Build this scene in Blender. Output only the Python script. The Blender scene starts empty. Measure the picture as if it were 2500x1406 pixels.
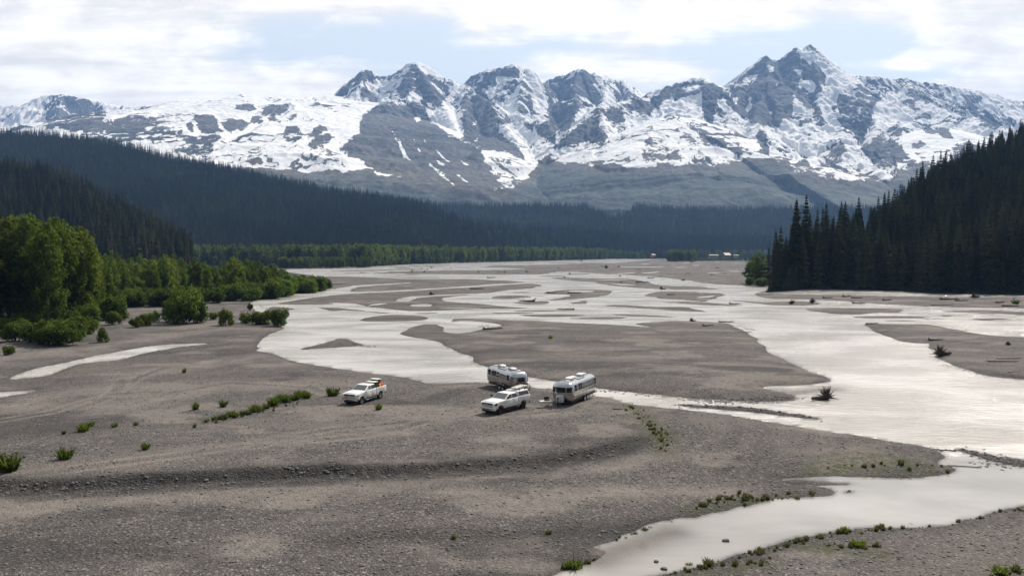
import bpy, bmesh, math, random
import numpy as np
from mathutils import Vector, Matrix

R = math.radians
scene = bpy.context.scene
random.seed(7)
rng = np.random.default_rng(7)

# ------------------------------------------------------------------ camera
H, F, HY, CX, CYP = 17.5, 1944.0, 615.0, 1250.0, 703.0      # metres above the river, and the photo's 2500 px frame
PITCH = math.atan((CYP - HY) / F)
cam = bpy.data.cameras.new("camera")
cam_ob = bpy.data.objects.new("camera", cam)
scene.collection.objects.link(cam_ob)
cam.sensor_width = 36.0
cam.lens = 36.0 * F / 2500.0
cam.clip_start, cam.clip_end = 0.5, 40000.0
cam_ob.location = (0, 0, H)
cam_ob.rotation_euler = (R(90) - PITCH, 0, 0)
scene.camera = cam_ob

# ------------------------------------------------------------------ light, sky, exposure
SUN_EL, SUN_AZ = R(47), R(36)            # azimuth to the right of straight ahead (+Y)
sd = bpy.data.lights.new("sun", 'SUN')
sd.energy, sd.angle, sd.color = 5.0, R(0.6), (1.0, 0.92, 0.82)
sun = bpy.data.objects.new("sun", sd)
scene.collection.objects.link(sun)
sdir = Vector((math.sin(SUN_AZ) * math.cos(SUN_EL), math.cos(SUN_AZ) * math.cos(SUN_EL), math.sin(SUN_EL)))
sun.rotation_euler = sdir.to_track_quat('Z', 'Y').to_euler()
sun.location = sdir * 300

scene.view_settings.view_transform = 'Standard'
scene.view_settings.look = 'None'
scene.view_settings.exposure = 0.36
scene.view_settings.gamma = 1.0
scene.view_settings.use_curve_mapping = False
cy = scene.cycles
cy.use_denoising = True
cy.max_bounces, cy.diffuse_bounces, cy.glossy_bounces = 5, 2, 3
cy.transmission_bounces, cy.volume_bounces, cy.transparent_max_bounces = 3, 0, 4
cy.caustics_reflective = cy.caustics_refractive = False


class NT:
    """Small helper around a node tree."""
    def __init__(s, tree):
        s.t = tree; s.n = tree.nodes; s.l = tree.links
    def new(s, kind, **kw):
        nd = s.n.new(kind)
        for k, v in kw.items():
            setattr(nd, k, v)
        return nd
    def put(s, sock, v):
        if isinstance(v, bpy.types.NodeSocket):
            s.l.new(v, sock)
        elif v is not None:
            sock.default_value = v
    def math(s, op, a, b=None, c=None, clamp=False):
        nd = s.new('ShaderNodeMath', operation=op, use_clamp=clamp)
        s.put(nd.inputs[0], a); s.put(nd.inputs[1], b); s.put(nd.inputs[2], c)
        return nd.outputs[0]
    def mix(s, f, a, b, blend='MIX'):
        nd = s.new('ShaderNodeMix', data_type='RGBA', blend_type=blend)
        s.put(nd.inputs[0], f)
        s.put(nd.inputs[6], a if isinstance(a, bpy.types.NodeSocket) else (*a, 1) if len(a) == 3 else a)
        s.put(nd.inputs[7], b if isinstance(b, bpy.types.NodeSocket) else (*b, 1) if len(b) == 3 else b)
        return nd.outputs[2]
    def ramp(s, f, lo, hi, a=0.0, b=1.0):
        nd = s.new('ShaderNodeMapRange', interpolation_type='SMOOTHSTEP')
        s.put(nd.inputs[0], f); s.put(nd.inputs[1], lo); s.put(nd.inputs[2], hi)
        s.put(nd.inputs[3], a); s.put(nd.inputs[4], b)
        return nd.outputs[0]
    def noise(s, vec, scale, detail=4, rough=0.55, dist=0.0, out=0):
        nd = s.new('ShaderNodeTexNoise')
        if vec is not None: s.put(nd.inputs['Vector'], vec)
        s.put(nd.inputs['Scale'], scale); s.put(nd.inputs['Detail'], detail)
        s.put(nd.inputs['Roughness'], rough); s.put(nd.inputs['Distortion'], dist)
        return nd.outputs[out]
    def scale(s, vec, v):
        nd = s.new('ShaderNodeVectorMath', operation='MULTIPLY')
        s.put(nd.inputs[0], vec); s.put(nd.inputs[1], v)
        return nd.outputs[0]
    def attr(s, name, out='Fac'):
        return s.new('ShaderNodeAttribute', attribute_name=name).outputs[out]


world = bpy.data.worlds.new("World")
scene.world = world
world.use_nodes = True
w = NT(world.node_tree)
for nd in list(w.n): w.n.remove(nd)
wout = w.new('ShaderNodeOutputWorld')
bg = w.new('ShaderNodeBackground')
bg.inputs['Strength'].default_value = 0.1
sky = w.new('ShaderNodeTexSky', sky_type='NISHITA')
sky.sun_disc = False
sky.sun_elevation = SUN_EL
sky.sun_rotation = SUN_AZ
sky.air_density, sky.dust_density, sky.ozone_density = 1.0, 1.4, 1.0
tc = w.new('ShaderNodeTexCoord')
sx = w.new('ShaderNodeSeparateXYZ'); w.l.new(tc.outputs['Generated'], sx.inputs[0])
dx, dy, dz = sx.outputs
# flat cloud deck: direction projected on a plane overhead
den = w.math('MAXIMUM', w.math('ADD', dz, 0.07), 0.03)
cmb = w.new('ShaderNodeCombineXYZ')
w.put(cmb.inputs[0], w.math('DIVIDE', dx, den)); w.put(cmb.inputs[1], w.math('DIVIDE', dy, den))
deck = w.noise(cmb.outputs[0], 0.85, 7, 0.56, 0.6)
streak = w.noise(w.scale(cmb.outputs[0], (0.55, 1.9, 1)), 1.5, 7, 0.62, 0.5)
cmb2 = w.new('ShaderNodeCombineXYZ')
yy = w.math('MAXIMUM', dy, 0.05)
u_ = w.math('DIVIDE', dx, yy); v_ = w.math('DIVIDE', dz, yy)
w.put(cmb2.inputs[0], u_); w.put(cmb2.inputs[1], w.math('MULTIPLY', v_, 2.2))
puff = w.noise(cmb2.outputs[0], 11.0, 6, 0.58, 0.35)
bias = None
# heading and height of clear and cloudy parts of the sky (u, v, width, height, weight)
for (px, py, sw, sh, wt) in [
        (690, 118, 210, 46, -0.24), (960, 118, 190, 50, -0.27), (1120, 190, 70, 38, -0.42), (1330, 120, 100, 30, -0.16),
        (1690, 150, 170, 50, -0.30), (2110, 110, 170, 55, -0.36), (2230, 195, 130, 20, -0.38), (40, 222, 60, 18, -0.10),
        (150, 150, 420, 130, 0.24), (450, 215, 420, 40, 0.14), (1300, 20, 900, 40, 0.26), (1560, 105, 75, 55, 0.32),
        (1640, 180, 150, 22, 0.36), (2360, 122, 105, 26, 0.52), (2205, 158, 42, 17, 0.46), (2450, 205, 130, 42, 0.48),
        (2330, 25, 260, 40, 0.40), (1180, 95, 80, 20, 0.20), (870, 150, 60, 12, 0.14)]:
    a = w.math('POWER', w.math('DIVIDE', w.math('SUBTRACT', u_, (px - CX) / F), sw / F), 2)
    b = w.math('POWER', w.math('DIVIDE', w.math('SUBTRACT', v_, (HY - py) / F), sh / F), 2)
    e = w.math('EXPONENT', w.math('MULTIPLY', w.math('ADD', a, b), -0.7))
    e = w.math('MULTIPLY', e, wt)
    bias = e if bias is None else w.math('ADD', bias, e)
front = w.ramp(dy, 0.05, 0.25)
bias = w.math('MULTIPLY', bias, front)
dens = w.math('ADD', w.math('MULTIPLY', deck, 0.62), w.math('MULTIPLY', streak, 0.62))
dens = w.math('ADD', dens, w.math('MULTIPLY', puff, 0.70))
dens = w.math('ADD', dens, bias)
cover = w.ramp(dens, 0.75, 1.15)
shade = w.ramp(w.math('ADD', w.math('MULTIPLY', puff, 0.5), w.math('MULTIPLY', streak, 0.6)), 0.42, 0.68)
cloud_col = w.mix(shade, (8.4, 7.95, 7.3), (11.8, 11.1, 10.1))
clear = w.mix(0.80, sky.outputs[0], (7.7, 8.1, 8.2))
col = w.mix(cover, clear, cloud_col)
# toward the zenith and behind the camera the sky is dimmed to firm up shadows
up = w.ramp(dz, 0.3, 0.75)
col = w.mix(up, col, w.mix(0.5, col, (4.6, 5.0, 5.6)))
low = w.ramp(dz, -0.05, 0.0)
col = w.mix(low, (1.6, 1.6, 1.6), col)
rear = w.ramp(dy, 0.15, -0.35)
col = w.mix(rear, col, w.mix(0.62, col, (1.6, 2.1, 2.9)))
# the valley behind the camera: unseen dark wooded mountainsides, added to cut fill light and bright reflections
ridge = w.math('ADD', 0.30, w.math('MULTIPLY', w.noise(tc.outputs['Generated'], 3.0, 5), 0.16))
behind = w.math('MULTIPLY', w.ramp(dy, 0.25, -0.05), w.math('LESS_THAN', dz, ridge))
col = w.mix(behind, col, (0.55, 0.68, 0.78))
w.l.new(col, bg.inputs['Color'])
w.l.new(bg.outputs[0], wout.inputs['Surface'])


# ------------------------------------------------------------------ picture geometry -> world
def ray(px, py):
    r = (np.asarray(px, float) - CX) / F
    up = (CYP - np.asarray(py, float)) / F
    c, s = math.cos(PITCH), math.sin(PITCH)
    fy = c + up * s
    fz = -s + up * c
    return r / fy, fz / fy                     # X per metre of Y, Z per metre of Y

def at_depth(px, py, Y):
    a, b = ray(px, py)
    return a * Y, np.asarray(Y, float), H + b * Y

def on_ground(px, py, z=0.0):
    a, b = ray(px, py)
    Y = (z - H) / np.minimum(b, -1e-4)
    return a * Y, Y

def to_px(x, y, z):
    c, s = math.cos(PITCH), math.sin(PITCH)
    dz = z - H
    f = np.maximum(y * c - dz * s, 1e-3)
    return CX + F * x / f, CYP - F * (y * s + dz * c) / f

# ------------------------------------------------------------------ noise
def _hash(ix, iy, seed):
    h = (ix.astype(np.int64) * 374761393 + iy.astype(np.int64) * 668265263 + seed * 974634533) & 0xFFFFFFFF
    h = ((h ^ (h >> 13)) * 1274126177) & 0xFFFFFFFF
    h = (h ^ (h >> 16)) & 0xFFFFFFFF
    return h.astype(np.float32) / np.float32(4294967295.0)

def vnoise(x, y, seed=0):
    x = np.asarray(x, np.float32); y = np.asarray(y, np.float32)
    ix = np.floor(x); iy = np.floor(y)
    fx = x - ix; fy = y - iy
    fx = fx * fx * fx * (fx * (fx * 6 - 15) + 10); fy = fy * fy * fy * (fy * (fy * 6 - 15) + 10)
    ix = ix.astype(np.int64); iy = iy.astype(np.int64)
    a = _hash(ix, iy, seed); b = _hash(ix + 1, iy, seed); c = _hash(ix, iy + 1, seed); d = _hash(ix + 1, iy + 1, seed)
    return (a + (b - a) * fx + (c - a) * fy + (a - b - c + d) * fx * fy) * 2 - 1

def fbm(x, y, octv=4, seed=0, gain=0.5, ridged=False):
    t = 0; amp = 1.0; norm = 0
    for o in range(octv):
        n = vnoise(x * 2 ** o + 17.3 * o, y * 2 ** o - 9.1 * o, seed + o * 7)
        if ridged: n = 1 - 2 * np.abs(n)
        t = t + n * amp; norm += amp; amp *= gain
    return t / norm

def sstep(a, b, x):
    t = np.clip((x - a) / (b - a), 0, 1)
    return t * t * (3 - 2 * t)

def poly_sd(x, y, poly):
    """Signed distance to a closed polygon, positive inside."""
    p = np.asarray(poly, np.float32); q = np.roll(p, -1, 0)
    d2 = np.full(x.shape, 1e18, np.float32); ins = np.zeros(x.shape, bool)
    for (ax, ay), (bx, by) in zip(p, q):
        ex, ey = bx - ax, by - ay
        t = np.clip(((x - ax) * ex + (y - ay) * ey) / (ex * ex + ey * ey + 1e-9), 0, 1)
        dx_ = x - ax - t * ex; dy_ = y - ay - t * ey
        d2 = np.minimum(d2, dx_ * dx_ + dy_ * dy_)
        cond = ((ay > y) != (by > y))
        if by != ay:
            ins ^= cond & (x < (bx - ax) * (y - ay) / (by - ay) + ax)
    d = np.sqrt(d2)
    return np.where(ins, d, -d)

def line_sd(x, y, pts):
    """Distance to an open polyline and on which side (left of its direction is positive), and where along it."""
    p = np.asarray(pts, np.float32)
    best = np.full(x.shape, 1e18, np.float32); sgn = np.ones(x.shape, np.float32); along = np.zeros(x.shape, np.float32)
    n = len(p) - 1
    for i in range(n):
        ax, ay = p[i]; bx, by = p[i + 1]
        ex, ey = bx - ax, by - ay
        t = np.clip(((x - ax) * ex + (y - ay) * ey) / (ex * ex + ey * ey + 1e-9), 0, 1)
        dx_ = x - ax - t * ex; dy_ = y - ay - t * ey
        d2 = dx_ * dx_ + dy_ * dy_
        m = d2 < best
        best = np.where(m, d2, best)
        sgn = np.where(m, np.sign(ex * dy_ - ey * dx_), sgn)
        along = np.where(m, (i + t) / n, along)
    return np.sqrt(best), sgn, along

# ------------------------------------------------------------------ objects
def tag(o, label=None, cat=None, group=None, kind=None):
    if label: o['label'] = label
    if cat: o['category'] = cat
    if group: o['group'] = group
    if kind: o['kind'] = kind
    return o

def link(name, me, mat=None, parent=None):
    o = bpy.data.objects.new(name, me)
    scene.collection.objects.link(o)
    if mat is not None:
        for m in (mat if isinstance(mat, (list, tuple)) else [mat]):
            me.materials.append(m)
    if parent is not None: o.parent = parent
    return o

def empty(name, loc=(0, 0, 0), rz=0.0):
    o = bpy.data.objects.new(name, None)
    scene.collection.objects.link(o)
    o.location = loc; o.rotation_euler = (0, 0, rz); o.empty_display_size = 0.3
    return o

def copy_tree(o, parent=None):
    c = o.copy(); scene.collection.objects.link(c)
    if parent is not None: c.parent = parent
    for ch in list(o.children): copy_tree(ch, c)
    return c

def np_mesh(name, verts, faces, smooth=True, attrs=None):
    me = bpy.data.meshes.new(name)
    verts = np.asarray(verts, np.float32)
    me.vertices.add(len(verts)); me.vertices.foreach_set('co', verts.ravel())
    if len(faces):
        faces = np.asarray(faces, np.int32); k = faces.shape[1]
        me.loops.add(faces.size); me.loops.foreach_set('vertex_index', faces.ravel())
        me.polygons.add(len(faces))
        me.polygons.foreach_set('loop_start', np.arange(0, faces.size, k, dtype=np.int32))
        me.polygons.foreach_set('use_smooth', np.full(len(faces), smooth))
    me.update(calc_edges=True)
    for k_, v in (attrs or {}).items():
        a = me.attributes.new(k_, 'FLOAT', 'POINT')
        a.data.foreach_set('value', np.asarray(v, np.float32).ravel())
    return me

def grid_faces(nr, nc):
    i = np.arange(nr - 1)[:, None] * nc + np.arange(nc - 1)[None, :]
    return np.stack([i, i + 1, i + nc + 1, i + nc], -1).reshape(-1, 4)


class MB:
    """Collects simple shapes into one mesh."""
    def __init__(s): s.v = []; s.f = []
    def add(s, vs, fs):
        b = len(s.v); s.v += [tuple(map(float, p)) for p in vs]; s.f += [tuple(b + i for i in f) for f in fs]
        return s
    def box(s, x0, x1, y0, y1, z0, z1, bev=0.0):
        bm = bmesh.new()
        bmesh.ops.create_cube(bm, size=1.0)
        for q in bm.verts:
            q.co = ((x0 + x1) / 2 + q.co.x * (x1 - x0), (y0 + y1) / 2 + q.co.y * (y1 - y0), (z0 + z1) / 2 + q.co.z * (z1 - z0))
        if bev: bmesh.ops.bevel(bm, geom=bm.edges[:], offset=bev, segments=2, affect='EDGES', profile=0.5)
        return s.bm(bm)
    def bm(s, bm, mat=None):
        bm.verts.index_update()
        vs = [(mat @ q.co if mat else q.co.copy()) for q in bm.verts]
        fs = [[q.index for q in f.verts] for f in bm.faces]
        bm.free()
        return s.add(vs, fs)
    def prism(s, prof, y0, y1, bev=0.0):
        """Side profile (x, z) extruded across y."""
        bm = bmesh.new()
        a = [bm.verts.new((x, y0, z)) for x, z in prof]
        b = [bm.verts.new((x, y1, z)) for x, z in prof]
        n = len(prof)
        fa = bm.faces.new(a); fb = bm.faces.new(b[::-1])
        for i in range(n): bm.faces.new((a[(i + 1) % n], a[i], b[i], b[(i + 1) % n]))
        bmesh.ops.recalc_face_normals(bm, faces=bm.faces[:])
        if bev:
            es = list({e for f in (fa, fb) for e in f.edges})
            bmesh.ops.bevel(bm, geom=es, offset=bev, segments=2, affect='EDGES', profile=0.5)
        bmesh.ops.triangulate(bm, faces=[f for f in bm.faces if len(f.verts) > 4])
        return s.bm(bm)
    def tube(s, pts, rad, n=6, cap=True):
        rad = rad if isinstance(rad, (list, tuple)) else [rad] * len(pts)
        pts = [Vector(p) for p in pts]; vs = []; fs = []
        for i, p in enumerate(pts):
            d = (pts[min(i + 1, len(pts) - 1)] - pts[max(i - 1, 0)])
            d = d.normalized() if d.length > 1e-9 else Vector((0, 0, 1))
            a = d.orthogonal().normalized() if i == 0 else (a - d * a.dot(d)).normalized()
            b = d.cross(a)
            for k in range(n):
                t = 2 * math.pi * k / n
                vs.append(p + (a * math.cos(t) + b * math.sin(t)) * rad[i])
        for i in range(len(pts) - 1):
            for k in range(n):
                fs.append((i * n + k, i * n + (k + 1) % n, (i + 1) * n + (k + 1) % n, (i + 1) * n + k))
        if cap:
            fs.append(tuple(range(n))[::-1]); fs.append(tuple(range((len(pts) - 1) * n, len(pts) * n)))
        return s.add(vs, fs)
    def lathe_y(s, prof, cx, cz, n=24):
        """(radius, y) profile turned about the y axis through (cx, cz)."""
        vs = []; fs = []; m = len(prof)
        for k in range(n):
            t = 2 * math.pi * k / n
            for r, y in prof: vs.append((cx + r * math.cos(t), y, cz + r * math.sin(t)))
        for k in range(n):
            for i in range(m - 1):
                a = k * m + i; b = ((k + 1) % n) * m + i
                fs.append((a, a + 1, b + 1, b))
        return s.add(vs, fs)
    def quadgrid(s, P):
        nr, nc = len(P), len(P[0])
        vs = [q for r in P for q in r]
        fs = [(i * nc + j, i * nc + j + 1, (i + 1) * nc + j + 1, (i + 1) * nc + j) for i in range(nr - 1) for j in range(nc - 1)]
        return s.add(vs, fs)
    def build(s, name, mat, parent=None, smooth=True, ang=35, recalc=True):
        me = bpy.data.meshes.new(name)
        me.from_pydata(s.v, [], s.f)
        if recalc:
            bm = bmesh.new(); bm.from_mesh(me)
            bmesh.ops.recalc_face_normals(bm, faces=bm.faces[:]); bm.to_mesh(me); bm.free()
        if smooth:
            me.polygons.foreach_set('use_smooth', [True] * len(me.polygons))
            me.set_sharp_from_angle(angle=R(ang))
        me.update()
        return link(name, me, mat, parent)


# ------------------------------------------------------------------ materials
def new_mat(name):
    m = bpy.data.materials.new(name); m.use_nodes = True
    t = NT(m.node_tree)
    return m, t, m.node_tree.nodes['Principled BSDF']

def plain(name, colr, rough=0.5, metal=0.0, spec=0.5, vary=0.08, scale=3.0, coat=0.0, bump=0.0):
    m, t, p = new_mat(name)
    tcn = t.new('ShaderNodeTexCoord')
    n = t.noise(tcn.outputs['Object'], scale, 4)
    c = t.mix(n, tuple(max(0, x * (1 - vary)) for x in colr), tuple(min(1, x * (1 + vary)) for x in colr))
    t.l.new(c, p.inputs['Base Color'])
    p.inputs['Roughness'].default_value = rough; p.inputs['Metallic'].default_value = metal
    p.inputs['Specular IOR Level'].default_value = spec
    if coat: p.inputs['Coat Weight'].default_value = coat; p.inputs['Coat Roughness'].default_value = 0.05
    if bump:
        b = t.new('ShaderNodeBump'); b.inputs['Strength'].default_value = bump
        t.l.new(n, b.inputs['Height']); t.l.new(b.outputs[0], p.inputs['Normal'])
    return m
HAZE = 5.8e-5

# ================================================================== GROUND: one sheet, braided gravel river bed
def chaikin(p, n=1):
    p = np.asarray(p, float)
    for _ in range(n):
        q = np.roll(p, -1, 0)
        p = np.stack([p * 0.75 + q * 0.25, p * 0.25 + q * 0.75], 1).reshape(-1, 2)
    return p

OPS = []     # ('W' water / 'G' gravel, outline in picture coordinates), applied in order
OPS.append(('W', [(612, 737), (620, 758), (654, 764), (700, 768), (700, 797), (674, 810), (654, 822), (637, 831), (633, 842), (640, 850), (622, 856),
    (668, 861), (680, 870), (728, 883), (780, 892), (840, 901), (900, 910), (960, 918), (1010, 928), (1050, 941), (1100, 937), (1150, 934), (1230, 937),
    (1299, 946), (1345, 950), (1400, 958), (1464, 968), (1494, 971), (1530, 986), (1590, 994), (1650, 1000), (1710, 1007), (1770, 1015), (1830, 1024),
    (1890, 1033), (1950, 1043), (2020, 1054), (2065, 1062), (2125, 1072), (2185, 1084), (2245, 1091), (2290, 1102), (2312, 1112), (2290, 1126), (2292, 1133),
    (2329, 1142), (2332, 1150), (2305, 1159), (2215, 1169), (2095, 1168), (2020, 1163), (1936, 1164), (1903, 1168), (1908, 1176), (1912, 1184), (1990, 1187), (2035, 1195),
    (2038, 1204), (2005, 1213), (1900, 1217), (1872, 1224), (1804, 1238), (1713, 1258), (1636, 1268), (1569, 1291), (1540, 1310), (1468, 1330),
    (1440, 1335), (1490, 1345), (1473, 1363), (1439, 1378), (1348, 1402), (1290, 1425), (1200, 1480), (1150, 1580), (1330, 1580), (1450, 1450), (1564, 1406), (1626, 1394), (1708, 1380),
    (1780, 1358), (1876, 1337), (1948, 1315), (2020, 1301), (2116, 1291), (2212, 1286), (2308, 1277), (2380, 1260), (2452, 1246), (2500, 1236),
    (2700, 1190), (3000, 1140), (3300, 1100), (3300, 715), (2500, 700), (1850, 655), (1640, 636), (1500, 631.5), (1480, 633), (1200, 640), (1000, 645), (905, 651), (880, 654.5),
    (740, 655.5), (700, 657), (690, 664), (760, 672), (790, 676), (800, 690), (806, 706), (760, 713), (720, 718), (680, 727), (625, 733)]))
for p in [
    # upper left bars
    [(786, 674), (840, 675), (960, 679), (1000, 682), (1100, 681), (1160, 682), (1200, 684), (1250, 685), (1287, 689.5), (1250, 692), (1200, 694), (1150, 698),
     (1100, 701), (1050, 703.5), (1020, 706), (940, 711), (860, 712.8), (835, 710), (806, 707), (796, 690)],
    [(668, 742), (700, 736), (740, 729), (800, 722), (860, 717), (920, 714), (1000, 711), (1050, 707), (1084, 705.3), (1160, 700.5), (1240, 695), (1290, 692),
     (1312, 693), (1327, 697), (1312, 700), (1296, 705), (1240, 709), (1200, 714), (1194, 717), (1140, 721), (1090, 726), (1074, 731), (1088, 736), (1120, 738),
     (1180, 742), (1230, 748), (1296, 752), (1260, 754), (1180, 753.5), (1100, 757), (1040, 760), (1000, 760), (940, 754), (890, 748), (868, 741), (800, 738), (822, 743), (740, 745)],
    [(1012, 764), (1080, 763), (1060, 766), (1012, 766)],
    [(872, 784), (890, 774), (950, 768), (1000, 769), (1048, 773), (1042, 782), (1000, 783), (940, 785)],
    [(770, 751), (830, 751), (880, 757), (962, 765), (935, 766), (880, 760), (840, 757), (808, 760), (800, 756)],
    [(650, 757), (662, 748), (690, 750), (722, 755), (700, 758), (680, 769), (655, 770)],
    [(722, 853), (780, 840), (820, 828), (834, 825), (852, 828), (865, 836), (888, 843), (850, 846), (800, 850), (740, 854)],
    # the long central bar
    [(974, 818), (980, 810), (1010, 797), (1040, 791), (1075, 792), (1103, 787), (1098, 781), (1108, 777), (1160, 778), (1256, 781), (1340, 785), (1420, 789), (1500, 792.5),
     (1560, 796.5), (1598, 799.5), (1556, 793.5), (1550, 788.5), (1600, 786), (1640, 784), (1700, 784), (1780, 788), (1797, 797), (1828, 812), (1848, 826), (1868, 850),
     (1874, 862), (1940, 892), (1990, 913), (2034, 926), (2028, 934), (1960, 940), (1890, 941), (1850, 945), (1900, 955), (1944, 970), (1930, 979), (1840, 981), (1750, 976),
     (1710, 976), (1620, 965), (1530, 956), (1470, 950), (1400, 939), (1355, 930), (1290, 920), (1230, 905), (1194, 899), (1154, 883), (1157, 868), (1128, 865), (1108, 854),
     (1086, 840), (1050, 829), (1000, 822)],
    [(1640, 988), (1700, 989), (1770, 993), (1810, 994), (1894, 1003), (2005, 1020), (2014, 1027), (1960, 1022), (1870, 1011), (1795, 1002), (1700, 994)],
    # right bank
    [(2098, 794), (2128, 789), (2180, 792), (2260, 790), (2300, 797), (2340, 807), (2400, 817), (2500, 824), (3300, 850), (3300, 1000), (2700, 938), (2500, 925), (2440, 922), (2390, 912),
     (2360, 902), (2330, 894), (2296, 882), (2286, 872), (2286, 858), (2266, 848), (2268, 843), (2280, 839), (2230, 838), (2190, 831), (2150, 818), (2118, 800)],
    [(2072, 774), (2100, 771), (2300, 773.5), (2220, 778), (2100, 777.5)],
    [(1960, 757), (2000, 751), (2100, 752), (2190, 754), (2215, 756), (2190, 762), (2130, 764), (2090, 768), (2040, 767), (2000, 762)],
    [(2280, 761), (2350, 757), (2430, 757), (2500, 761), (3300, 775), (3300, 792), (2500, 769), (2400, 764.5)],
    [(2350, 778.5), (2450, 777), (2475, 780), (2400, 782)],
    [(1838, 714.5), (1900, 717), (2000, 720), (2100, 721), (2200, 723), (2300, 725.5), (2400, 724.5), (2500, 724.5), (3300, 738), (3300, 770), (2500, 753), (2400, 751), (2330, 751), (2240, 748),
     (2150, 742), (2080, 737), (2000, 731), (1920, 734), (1860, 727), (1845, 722)],
    [(1778, 733), (1800, 733), (1860, 738), (1930, 735), (2000, 737), (2010, 743), (1960, 746), (1920, 746), (1870, 745), (1854, 741), (1820, 738)],
    # middle bars
    [(1568, 723), (1580, 716), (1612, 711), (1680, 712), (1750, 715), (1774, 719), (1762, 724), (1740, 730), (1728, 737), (1690, 734), (1640, 731), (1610, 730), (1600, 725)],
    [(1606, 738), (1650, 736), (1720, 737.5), (1760, 741), (1820, 745.5), (1800, 747.5), (1720, 746), (1680, 741.5)],
    [(1470, 747), (1500, 744.5), (1540, 745), (1590, 749.5), (1660, 748.5), (1690, 752), (1742, 763), (1700, 761.5), (1620, 757), (1540, 751), (1500, 749.5)],
    [(1480, 767), (1560, 768), (1620, 771), (1674, 774.5), (1600, 774.5), (1520, 771)],
    [(1180, 763), (1300, 763), (1306, 765.5), (1220, 767.5)],
    [(1256, 768), (1350, 767), (1430, 768), (1420, 772), (1340, 774.5), (1290, 772.5)],
    [(1370, 778), (1450, 774), (1530, 773), (1537, 778), (1450, 780.5)],
    [(1220, 759), (1380, 756.5), (1410, 759), (1300, 761.5)],
    [(1196, 729), (1210, 723), (1240, 720.5), (1280, 722), (1302, 725), (1260, 729.5), (1225, 730)],
    [(1236, 739), (1290, 736), (1340, 733), (1337, 742), (1300, 744), (1260, 741.5)],
    [(1240, 713.5), (1290, 712), (1300, 714.5), (1260, 716)],
    [(1310, 718), (1340, 711), (1400, 706.5), (1480, 707.5), (1502, 711.5), (1480, 722), (1420, 729), (1340, 734.5), (1330, 731.5), (1380, 726), (1400, 719.5)],
    [(1390, 741), (1424, 733), (1438, 735), (1432, 742.5), (1400, 742.5)],
    [(1308, 673.5), (1350, 672.5), (1392, 673.5), (1350, 675)],
    [(1338, 679), (1370, 677.3), (1440, 679.3), (1550, 680.8), (1564, 685), (1592, 692), (1620, 698), (1720, 699.5), (1736, 703), (1762, 706.5), (1700, 707), (1600, 706),
     (1540, 702), (1490, 697), (1453, 692), (1460, 689.5), (1376, 684)],
    # far plain
    [(880, 667.5), (1000, 662), (1100, 660.3), (1200, 659.3), (1280, 657.5), (1283, 655.6), (1200, 653.6), (1174, 652), (1215, 647), (1300, 648), (1390, 644), (1440, 641), (1500, 643),
     (1560, 637), (1640, 633), (1850, 632), (1850, 700), (1818, 697), (1750, 695), (1700, 689), (1690, 686), (1630, 679), (1560, 673), (1480, 669.7), (1415, 664.2), (1380, 663.6),
     (1334, 668.7), (1300, 670.2), (1128, 670.2), (1000, 668.7)],
    [(775, 662), (900, 659.3), (1000, 656.8), (1065, 656.8), (960, 660.3), (860, 662.8)],
    [(950, 671), (1020, 669.6), (1032, 671), (1000, 672)],
    [(915, 677.5), (1000, 676.6), (1092, 677.3), (1050, 679.3)],
    # the far bank under the right-hand wood
    [(1808, 624), (1806, 694), (1830, 702), (1900, 703.5), (2000, 708), (2200, 710), (2280, 716), (2500, 719), (3300, 735), (3300, 624)]]:
    OPS.append(('G', p))
for p in [
    [(806, 708), (850, 700), (870, 696.6), (1006, 690), (1012, 691), (880, 699), (855, 706), (852, 712), (810, 717)],
    [(958, 735), (990, 725), (1056, 721), (1140, 717), (1197, 716), (1140, 719), (1056, 723.5), (1000, 730), (1008, 734), (985, 736)],
    [(1004, 744), (1030, 742), (1060, 744), (1050, 749), (1010, 748)],
    [(893, 747), (920, 741), (958, 740), (925, 743.8)],
    [(1066, 751), (1170, 752), (1176, 753.5), (1100, 753)],
    [(1083, 806), (1085, 797), (1066, 793), (1100, 786), (1130, 784), (1165, 785), (1232, 795), (1200, 799), (1165, 805), (1140, 811), (1105, 814)],
    [(1478, 692), (1556, 695), (1532, 696.8)], [(1440, 682.8), (1550, 683), (1500, 685.2)],
    [(1500, 650), (1540, 651), (1636, 651.4), (1600, 653.2), (1520, 652.2)], [(1644, 652), (1688, 653), (1650, 654)],
    [(1655, 643), (1682, 640.8), (1680, 643.2)], [(1684, 646.4), (1708, 646.4), (1702, 648.2)],
    [(1714, 667), (1757, 664), (1752, 666.8)], [(1764, 661.4), (1816, 662), (1802, 663.8)],
    [(1478, 669.7), (1554, 664.4), (1552, 666.7), (1520, 669.2)], [(1563, 666.6), (1611, 662.4), (1607, 665), (1580, 667.8)],
    [(1558, 644), (1590, 644), (1576, 646)], [(1333, 667), (1345, 664.3), (1412, 663.4), (1414, 665.2), (1390, 667.2)],
    [(1880, 733), (1900, 729.5), (2000, 732.8), (1960, 735.2)], [(1400, 709), (1460, 710), (1440, 713), (1380, 713)],
    [(1700, 715.5), (1722, 716.2), (1712, 717.2)], [(1696, 727), (1720, 723), (1752, 722), (1726, 726)],
    # left pools
    [(14, 925), (70, 903), (130, 890), (200, 875), (300, 855), (380, 843), (440, 840), (522, 837), (500, 841), (440, 846), (400, 854), (330, 866), (290, 880), (220, 884), (160, 897), (130, 912), (90, 921), (40, 926)],
    [(-60, 960), (0, 957), (40, 955), (86, 951), (80, 957), (30, 965), (0, 970), (-60, 976)]]:
    OPS.append(('W', p))
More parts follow.
